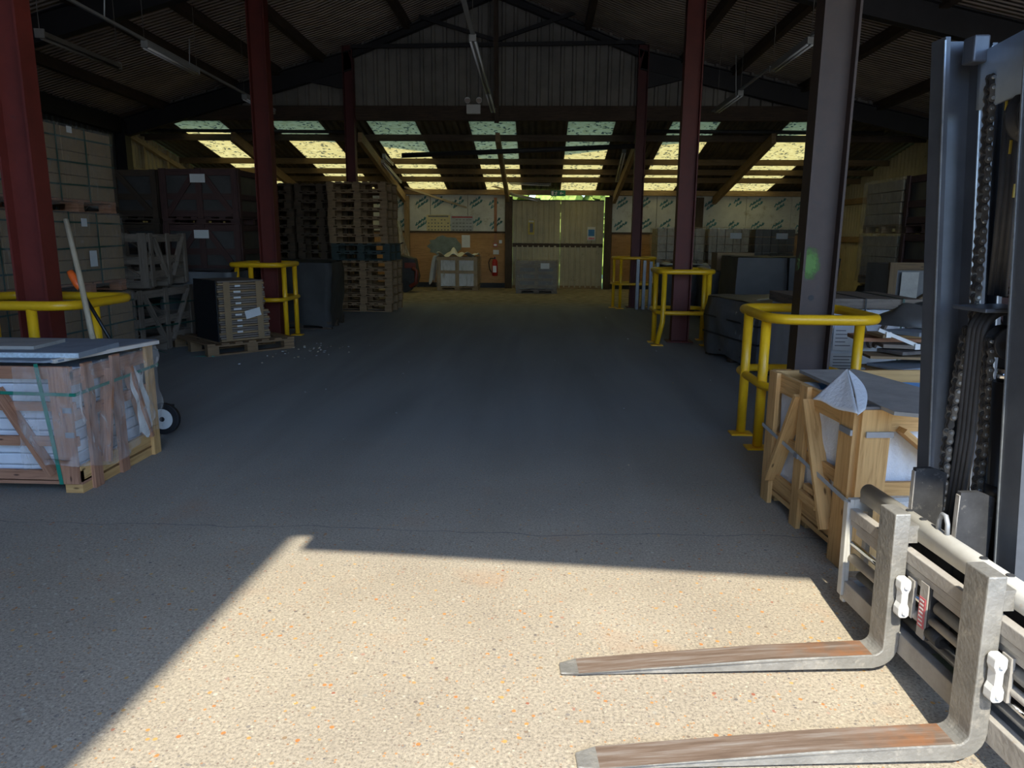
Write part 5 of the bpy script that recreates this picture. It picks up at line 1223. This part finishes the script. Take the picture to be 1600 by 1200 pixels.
# ------------------------------------------------------------------ forklift: carriage, forks and mast
def forklift():
    e = empty('forklift', (1.24, 2.12, 0), 'forklift mast and fork carriage standing in the right foreground', 'forklift')
    e.rotation_euler = (0, R(-1.2), R(4.5))
    FORK = 'fork_steel'
    def fork(y0, y1):
        L = 1.14; z0 = 0.026; th = 0.048; pts = []
        # side profile (x, z): blade tapering to the tip, rounded heel, shank
        pr = [(-L, z0+0.004), (-L+0.02, z0), (-0.08, z0)]
        for k in range(7): a_ = R(-90+k*15); pr.append((-0.08+0.08*math.cos(a_), z0+0.08+0.08*math.sin(a_)))
        pr += [(0, 0.575), (-0.052, 0.575)]
        for k in range(6): a_ = R(0-k*18); pr.append((-0.084+0.032*math.cos(a_), z0+0.08+0.032*math.sin(a_)))
        pr += [(-0.45, z0+th-0.004), (-L+0.06, z0+0.016), (-L, z0+0.012)]
        f = MB(); wv = y1-y0
        f.prism(pr, (0, y0, 0), (1, 0, 0), (0, 0, 1), (0, wv, 0), FORK)
        o = f.build('fork', e, bevel=0.004)
        # round the tip in plan
        for v in o.data.vertices:
            if v.co.x < -L+0.055:
                c_ = (y0+y1)/2; v.co.y = c_+(v.co.y-c_)*(0.62 if v.co.x < -L+0.03 else 0.99)
        # worn brown top face of the blade
        tpf = MB(); tz = lambda x: (z0+th+0.0008+0.004*(x+0.084)/0.366 if x >= -0.45 else z0+0.016+(z0+th-0.004-z0-0.016)*((x+L-0.06)/(L-0.06-0.45))+0.0008)
        xs = [-L+0.06, -0.8, -0.45, -0.086]
        for a_, b_ in zip(xs, xs[1:]): tpf.face([(a_, y0+0.004, tz(a_)), (b_, y0+0.004, tz(b_)), (b_, y1-0.004, tz(b_)), (a_, y1-0.004, tz(a_))], 'fork_blade_steel')
        tpf.build('worn_top', o)
        MB().bb(0.0, 0.035, y0+0.01, y1-0.01, 0.47, 0.53, FORK).bb(0.0, 0.035, y0+0.01, y1-0.01, 0.10, 0.14, FORK).build('hook', o)
        return o
    fork(0.185, 0.282); fork(-0.262, -0.165)
    ya, yb = 0.60, -0.66
    # carriage bars
    pr = [(0.062+0.030*math.cos(R(t)), 0.512+0.030*math.sin(R(t))) for t in range(-20, 201, 20)] + [(0.034, 0.476), (0.090, 0.476)]
    MB().prism(pr, (0, yb, 0), (1, 0, 0), (0, 0, 1), (0, ya-0.03-yb, 0), 'carriage_white', True).build('top_bar', e)
    for y in (0.30, 0.22, -0.08, -0.19, -0.30): MB().cyl((0.062, y, 0.5415), (0.062, y, 0.544), 0.011, 'grimy_shade_black', 12).build('bolt_hole', e)
    MB().bb(0.0, 0.03, yb, ya-0.03, 0.405, 0.448, 'dusty_lit_steel').bb(0.004, 0.012, yb, ya-0.03, 0.38, 0.404, 'dusty_lit_steel').build('upper_fork_rail', e, bevel=0.003)
    MB().bb(0.012, 0.045, yb, ya-0.06, 0.352, 0.378, 'dusty_lit_steel').build('middle_rail', e, bevel=0.004)
    MB().bb(0.0, 0.035, yb, ya, 0.075, 0.150, 'dusty_lit_steel').build('lower_fork_rail', e, bevel=0.003)
    MB().bb(0.036, 0.10, yb, ya-0.03, 0.085, 0.125, 'dusty_lit_steel').build('lower_beam', e)
    MB().bb(0.045, 0.09, -0.05, 0.10, 0.1255, 0.1265, 'green_spray_dust').build('worn_sticker', e)
    # end plate with a window
    m = MB()
    for (z0_, z1_, x0_, x1_) in ((0.06, 0.48, 0.0, 0.016), (0.43, 0.48, 0.016, 0.09), (0.06, 0.15, 0.016, 0.09), (0.15, 0.43, 0.07, 0.09)): m.bb(x0_, x1_, ya-0.028, ya, z0_, z1_, 'carriage_white')
    m.bb(-0.012, 0.0, ya-0.03, ya+0.002, 0.09, 0.47, 'carriage_white'); m.build('end_plate', e, bevel=0.003)
    # rods and cylinders
    MB().cyl((0.02, ya-0.03, 0.305), (0.02, 0.10, 0.305), 0.011, 'chrome', 14).build('chrome_rod', e)
    MB().cyl((0.024, ya-0.03, 0.245), (0.024, 0.10, 0.245), 0.019, 'dusty_lit_steel', 14).build('guide_tube', e)
    MB().cyl((0.05, ya-0.05, 0.18), (0.05, yb, 0.18), 0.018, 'mid_grey_steel', 14).build('guide_tube', e)
    MB().cyl((0.03, 0.04, 0.320), (0.03, yb, 0.320), 0.023, 'mid_grey_steel', 16).build('hydraulic_cylinder', e)
    MB().cyl((0.02, 0.06, 0.268), (0.02, yb, 0.268), 0.014, 'dusty_lit_steel', 14).build('chrome_rod', e)
    MB().cyl((0.022, 0.06, 0.228), (0.022, 0.0, 0.228), 0.024, 'grimy_shade_black', 16).build('rod_gland', e)
    MB().cyl((0.022, 0.0, 0.228), (0.022, yb, 0.228), 0.010, 'chrome', 14).build('chrome_rod', e)
    MB().bb(0.09, 0.115, yb, ya-0.15, 0.12, 0.46, 'grimy_shade_black').build('back_plate', e)
    # manifold with sticker
    m_ = MB().bb(0.005, 0.08, 0.055, 0.105, 0.20, 0.40, 'grimy_shade_black').build('valve_block', e, bevel=0.004)
    MB().bb(-0.001, 0.004, 0.06, 0.10, 0.20, 0.385, 'dusty_lit_steel').build('face_plate', m_)
    MB().bb(-0.003, -0.0012, 0.064, 0.097, 0.235, 0.335, 'sticker_red').build('red_sticker', m_)
    t = MB()
    for k in range(7): t.box((-0.0038, 0.081, 0.245+k*0.0135), (0.0008, 0.02, 0.005), 'paper')
    t.build('sticker_marks', m_)
    for k in range(3):
        MB().tube([(0.06, 0.05, 0.38-0.01*k), (0.075, 0.0, 0.42-0.015*k), (0.075, -0.06, 0.36-0.02*k), (0.06, -0.10, 0.28)], 0.009, 'hose_rubber', 8).build('hydraulic_hose', e)
    # white clamps on the near side of each shank
    for y in (0.178, -0.269):
        c = MB(); pr = []
        for k in range(28):
            a_ = 2*math.pi*k/28; zz = 0.052*math.sin(a_); xx = 0.016*math.cos(a_)*(1.0-0.28*math.cos(2*a_+math.pi)*-1)
            pr.append((xx, zz))
        pr = [(-0.017, -0.06), (-0.010, -0.068), (0.010, -0.068), (0.018, -0.06), (0.018, -0.035), (0.011, -0.018), (0.011, 0.018), (0.018, 0.035), (0.018, 0.06), (0.010, 0.068), (-0.010, 0.068), (-0.017, 0.06), (-0.017, 0.035), (-0.011, 0.018), (-0.011, -0.018), (-0.017, -0.035)]
        c.prism(pr, (-0.022, y-0.038, 0.30), (1, 0, 0), (0, 0, 1), (0, 0.036, 0), 'white_enamel'); o = c.build('fork_clamp', e, bevel=0.004)
        MB().bb(0.0, 0.012, y-0.042, y-0.006, 0.235, 0.365, 'dusty_lit_steel').build('clamp_plate', o)
        for dz in (-0.045, 0.045): MB().cyl((-0.022, y-0.046, 0.30+dz), (-0.022, y-0.038, 0.30+dz), 0.009, 'white_enamel', 6).build('bolt_head', o)
    # lifting eye on the top bar
    MB().tube([(0.062, 0.14, 0.535), (0.062, 0.137, 0.575), (0.062, 0.125, 0.597), (0.062, 0.108, 0.597), (0.062, 0.096, 0.575), (0.062, 0.092, 0.535)], 0.0075, 'galvanised', 10).build('lifting_eye', e)
    # carriage brackets reaching back to the mast
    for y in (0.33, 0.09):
        m = MB(); m.prism([(0.08, 0.30), (0.20, 0.30), (0.20, 0.66), (0.15, 0.68), (0.09, 0.68)], (0, y, 0), (1, 0, 0), (0, 0, 1), (0, 0.018, 0), 'grimy_shade_black'); m.bb(0.086, 0.0895, y, y+0.018, 0.52, 0.67, 'dusty_lit_steel').build('carriage_bracket', e)  # dark sides paint in their shade, the pale front strip a lit, worn edge
    # mast, leaning forward a touch more
    def S(p): return Vector((p[0]-0.064*(p[2]-0.4), p[1], p[2]))
    def rail(y_out, sgn, x0, x1, z0, z1, m, nm, fl=0.075, t=0.016):
        """channel standing upright: web at y_out, flanges towards sgn"""
        b = MB()
        def slab(xa, xb, ya_, yb_, mm=m):
            pts = [(xa, ya_), (xb, ya_), (xb, yb_), (xa, yb_)]
            lo = [S((x, y, z0)) for x, y in pts]; hi = [S((x, y, z1)) for x, y in pts]
            b.face(lo, mm); b.face(hi, mm)
            for i in range(4): j = (i+1) % 4; b.face([lo[i], lo[j], hi[j], hi[i]], mm)
        slab(x0, x0+t, y_out, y_out+sgn*fl); slab(x1-t, x1, y_out, y_out+sgn*fl); slab(x0+t, x1-t, y_out, y_out+sgn*t)
        o = b.build(nm, e, bevel=0.002)
        b = MB(); b.beam(S((x0-0.0015, y_out+sgn*fl, z0+0.01)), S((x0-0.0015, y_out+sgn*fl, z1-0.01)), 0.005, 0.005, 'worn_edge')
        b.beam(S((x1-t-0.001, y_out+sgn*(fl+0.001), z0+0.01)), S((x1-t-0.001, y_out+sgn*(fl+0.001), z1-0.01)), 0.005, 0.005, 'worn_edge'); b.build('worn_edge', o)
        return o
    rail(0.480, -1, 0.20, 0.335, 0.03, 2.07, 'mast_paint', 'outer_mast_rail')
    rail(0.455, -1, 0.345, 0.42, 0.06, 2.05, 'mast_paint', 'inner_mast_rail', 0.06)
    rail(-0.035, 1, 0.20, 0.335, 0.03, 2.07, 'mast_paint', 'outer_mast_rail', 0.085)
    rail(-0.01, 1, 0.345, 0.42, 0.06, 2.05, 'mast_paint', 'inner_mast_rail', 0.06)
    # crossmember at the top
    m = MB()
    def cm(u, v):
        y = 0.40-0.42*u; z = (2.03+0.0*u)-(0.17)*(1-v); x = 0.315-0.03*math.sin(math.pi*min(1, u*1.2)*0.5)**1.5
        return S((x, y, z-0.01+0.02*u))
    m.grid(cm, 20, 2, 'crossmember_steel'); m.build('top_crossmember', e, solid=0.022)
    m = MB(); m.bb(-0.025, 0.025, -0.03, 0.03, -0.04, 0.04, 'mast_paint'); o = m.build('mast_stop', e, bevel=0.006); o.location = S((0.285, 0.385, 2.025))
    # sheaves
    for (x, y, z, r) in ((0.33, 0.17, 1.80, 0.075), (0.30, 0.20, 1.13, 0.052)):
        o = MB().tube([S((x, y-0.03, z)), S((x, y-0.02, z)), S((x, y-0.015, z)), S((x, y+0.015, z)), S((x, y+0.02, z)), S((x, y+0.03, z))], [r, r, r*0.8, r*0.8, r, r], 'grimy_shade_black', 28).build('sheave', e)
        MB().cyl(S((x, y-0.045, z)), S((x, y-0.03, z)), 0.018, 'worn_edge', 14).build('sheave_pin', o)
    # bracket over the lower sheave
    m = MB(); q = S((0.27, 0.22, 1.235)); m.box(q, (0.16, 0.16, 0.012), 'mast_paint'); m.box(q+Vector((0.075, -0.02, -0.12)), (0.012, 0.14, 0.24), 'mast_paint'); m.build('sheave_bracket', e, bevel=0.003)
    # leaf chains
    def chain(pts, nm='lift_chain'):
        m = MB(); pts = [Vector(p) for p in pts]; acc = 0; step = 0.030; i = 0; pos = pts[0].copy(); seg = 0; k = 0
        while seg < len(pts)-1:
            d_ = pts[seg+1]-pos
            if d_.length < step: pos = pts[seg+1].copy(); seg += 1; continue
            u = d_.normalized(); nx_ = pos+u*step
            side = Vector((0, 1, 0)).cross(u).normalized()
            for off in ((-0.013, 0.013) if k % 2 else (-0.0075, 0.0075)):
                O_ = Vector((0, off-0.002, 0)); prf = []
                for t in range(0, 181, 45): prf.append((step+0.0125*math.sin(R(t)), 0.0125*math.cos(R(t))))
                prf.append((step*0.5, -0.0085))
                for t in range(180, 361, 45): prf.append((0.0125*math.sin(R(t)), 0.0125*math.cos(R(t))))
                prf.append((step*0.5, 0.0085))
                m.prism(prf, pos+O_, u, side, (0, 0.004, 0), 'chain_steel' if k % 2 else 'chain_inner')
            m.cyl(pos+Vector((0, -0.0185, 0)), pos+Vector((0, 0.0185, 0)), 0.0055, 'worn_edge', 8)
            pos = nx_; k += 1
        return m.build(nm, e)
    chain([S((0.29, 0.315, 1.93)), S((0.29, 0.325, 1.5)), S((0.285, 0.335, 1.16))])
    arc = [S((0.31-0.062*math.sin(R(t)), 0.20, 1.135+0.062*math.cos(R(t)))) for t in range(-60, 91, 15)]
    chain([*arc, S((0.245, 0.20, 0.8)), (0.215, 0.20, 0.5)])
    arc = [S((0.345-0.075*math.sin(R(t)), 0.345, 1.14+0.075*math.cos(R(t)))) for t in range(-40, 91, 15)]
    chain([*arc, S((0.23, 0.355, 0.8)), (0.205, 0.355, 0.5)])
    # hoses
    for k, (y, m_) in enumerate(((0.31, 'hose_rubber'), (0.288, 'hose_rubber'), (0.266, 'hose_rubber'), (0.244, 'hose_rubber'))):
        arc = [S((0.335-0.075*math.sin(R(t)), y, 1.145+0.075*math.cos(R(t)))) for t in range(-80, 91, 12)]
        MB().tube([S((0.41, y, 0.9)), *arc, S((0.24, y, 0.8)), (0.20, y, 0.45)], 0.010, m_ if m_ != 'dusty_lit_steel' else 'pale_ink', 10).build('hydraulic_hose', e)
    for k, y in enumerate((0.29, 0.262, 0.235)):
        MB().tube([S((0.33, y, 1.98)), S((0.325, y, 1.6)), S((0.31, y+0.0, 1.27))], 0.011, 'hose_rubber', 10).build('hydraulic_hose', e)
        MB().bb(-0.003, 0.003, -0.002, 0.002, -0.02, 0.02, 'yellow_sign').build('hose_mark', e).location = S((0.318, y-0.010, 1.85-0.13*k))
    # lift cylinder
    MB().cyl(S((0.265, 0.135, 0.05)), S((0.265, 0.135, 1.02)), 0.038, 'black_plastic', 22).build('lift_cylinder', e)
    MB().cyl(S((0.265, 0.135, 1.02)), S((0.265, 0.135, 1.06)), 0.028, 'chrome', 22).build('cylinder_rod', e)
    MB().cyl(S((0.265, 0.135, 0.64)), S((0.265, 0.135, 0.69)), 0.042, 'black_plastic', 22).build('cylinder_collar', e)
    # lower crossmember ties the mast together near the ground
    MB().bb(0.40, 0.44, -0.02, 0.46, 0.08, 0.26, 'mast_paint').build('lower_crossmember', e)
    return e
forklift()

# small litter on the floor
lit = MB()
for i in range(60):
    x = random.uniform(-4, 2); y = random.uniform(4.5, 14); s_ = random.uniform(.004, .012)
    lit.box((x, y, s_*0.3), (s_, s_*1.5, s_*0.6), 'pale_ink' if i % 3 else 'pale_wood', random.random()*3)
for i in range(45):
    x = random.gauss(-2.95, .25); y = random.gauss(9.1, .35); s_ = random.uniform(.005, .018)
    lit.box((x, y, s_*0.3), (s_, s_*1.5, s_*0.6), 'pale_ink' if i % 2 else 'pale_wood', random.random()*3)
tag(lit.build('floor_litter'), 'scattered wood chips and paper scraps on the hall floor', 'litter', kind='stuff')
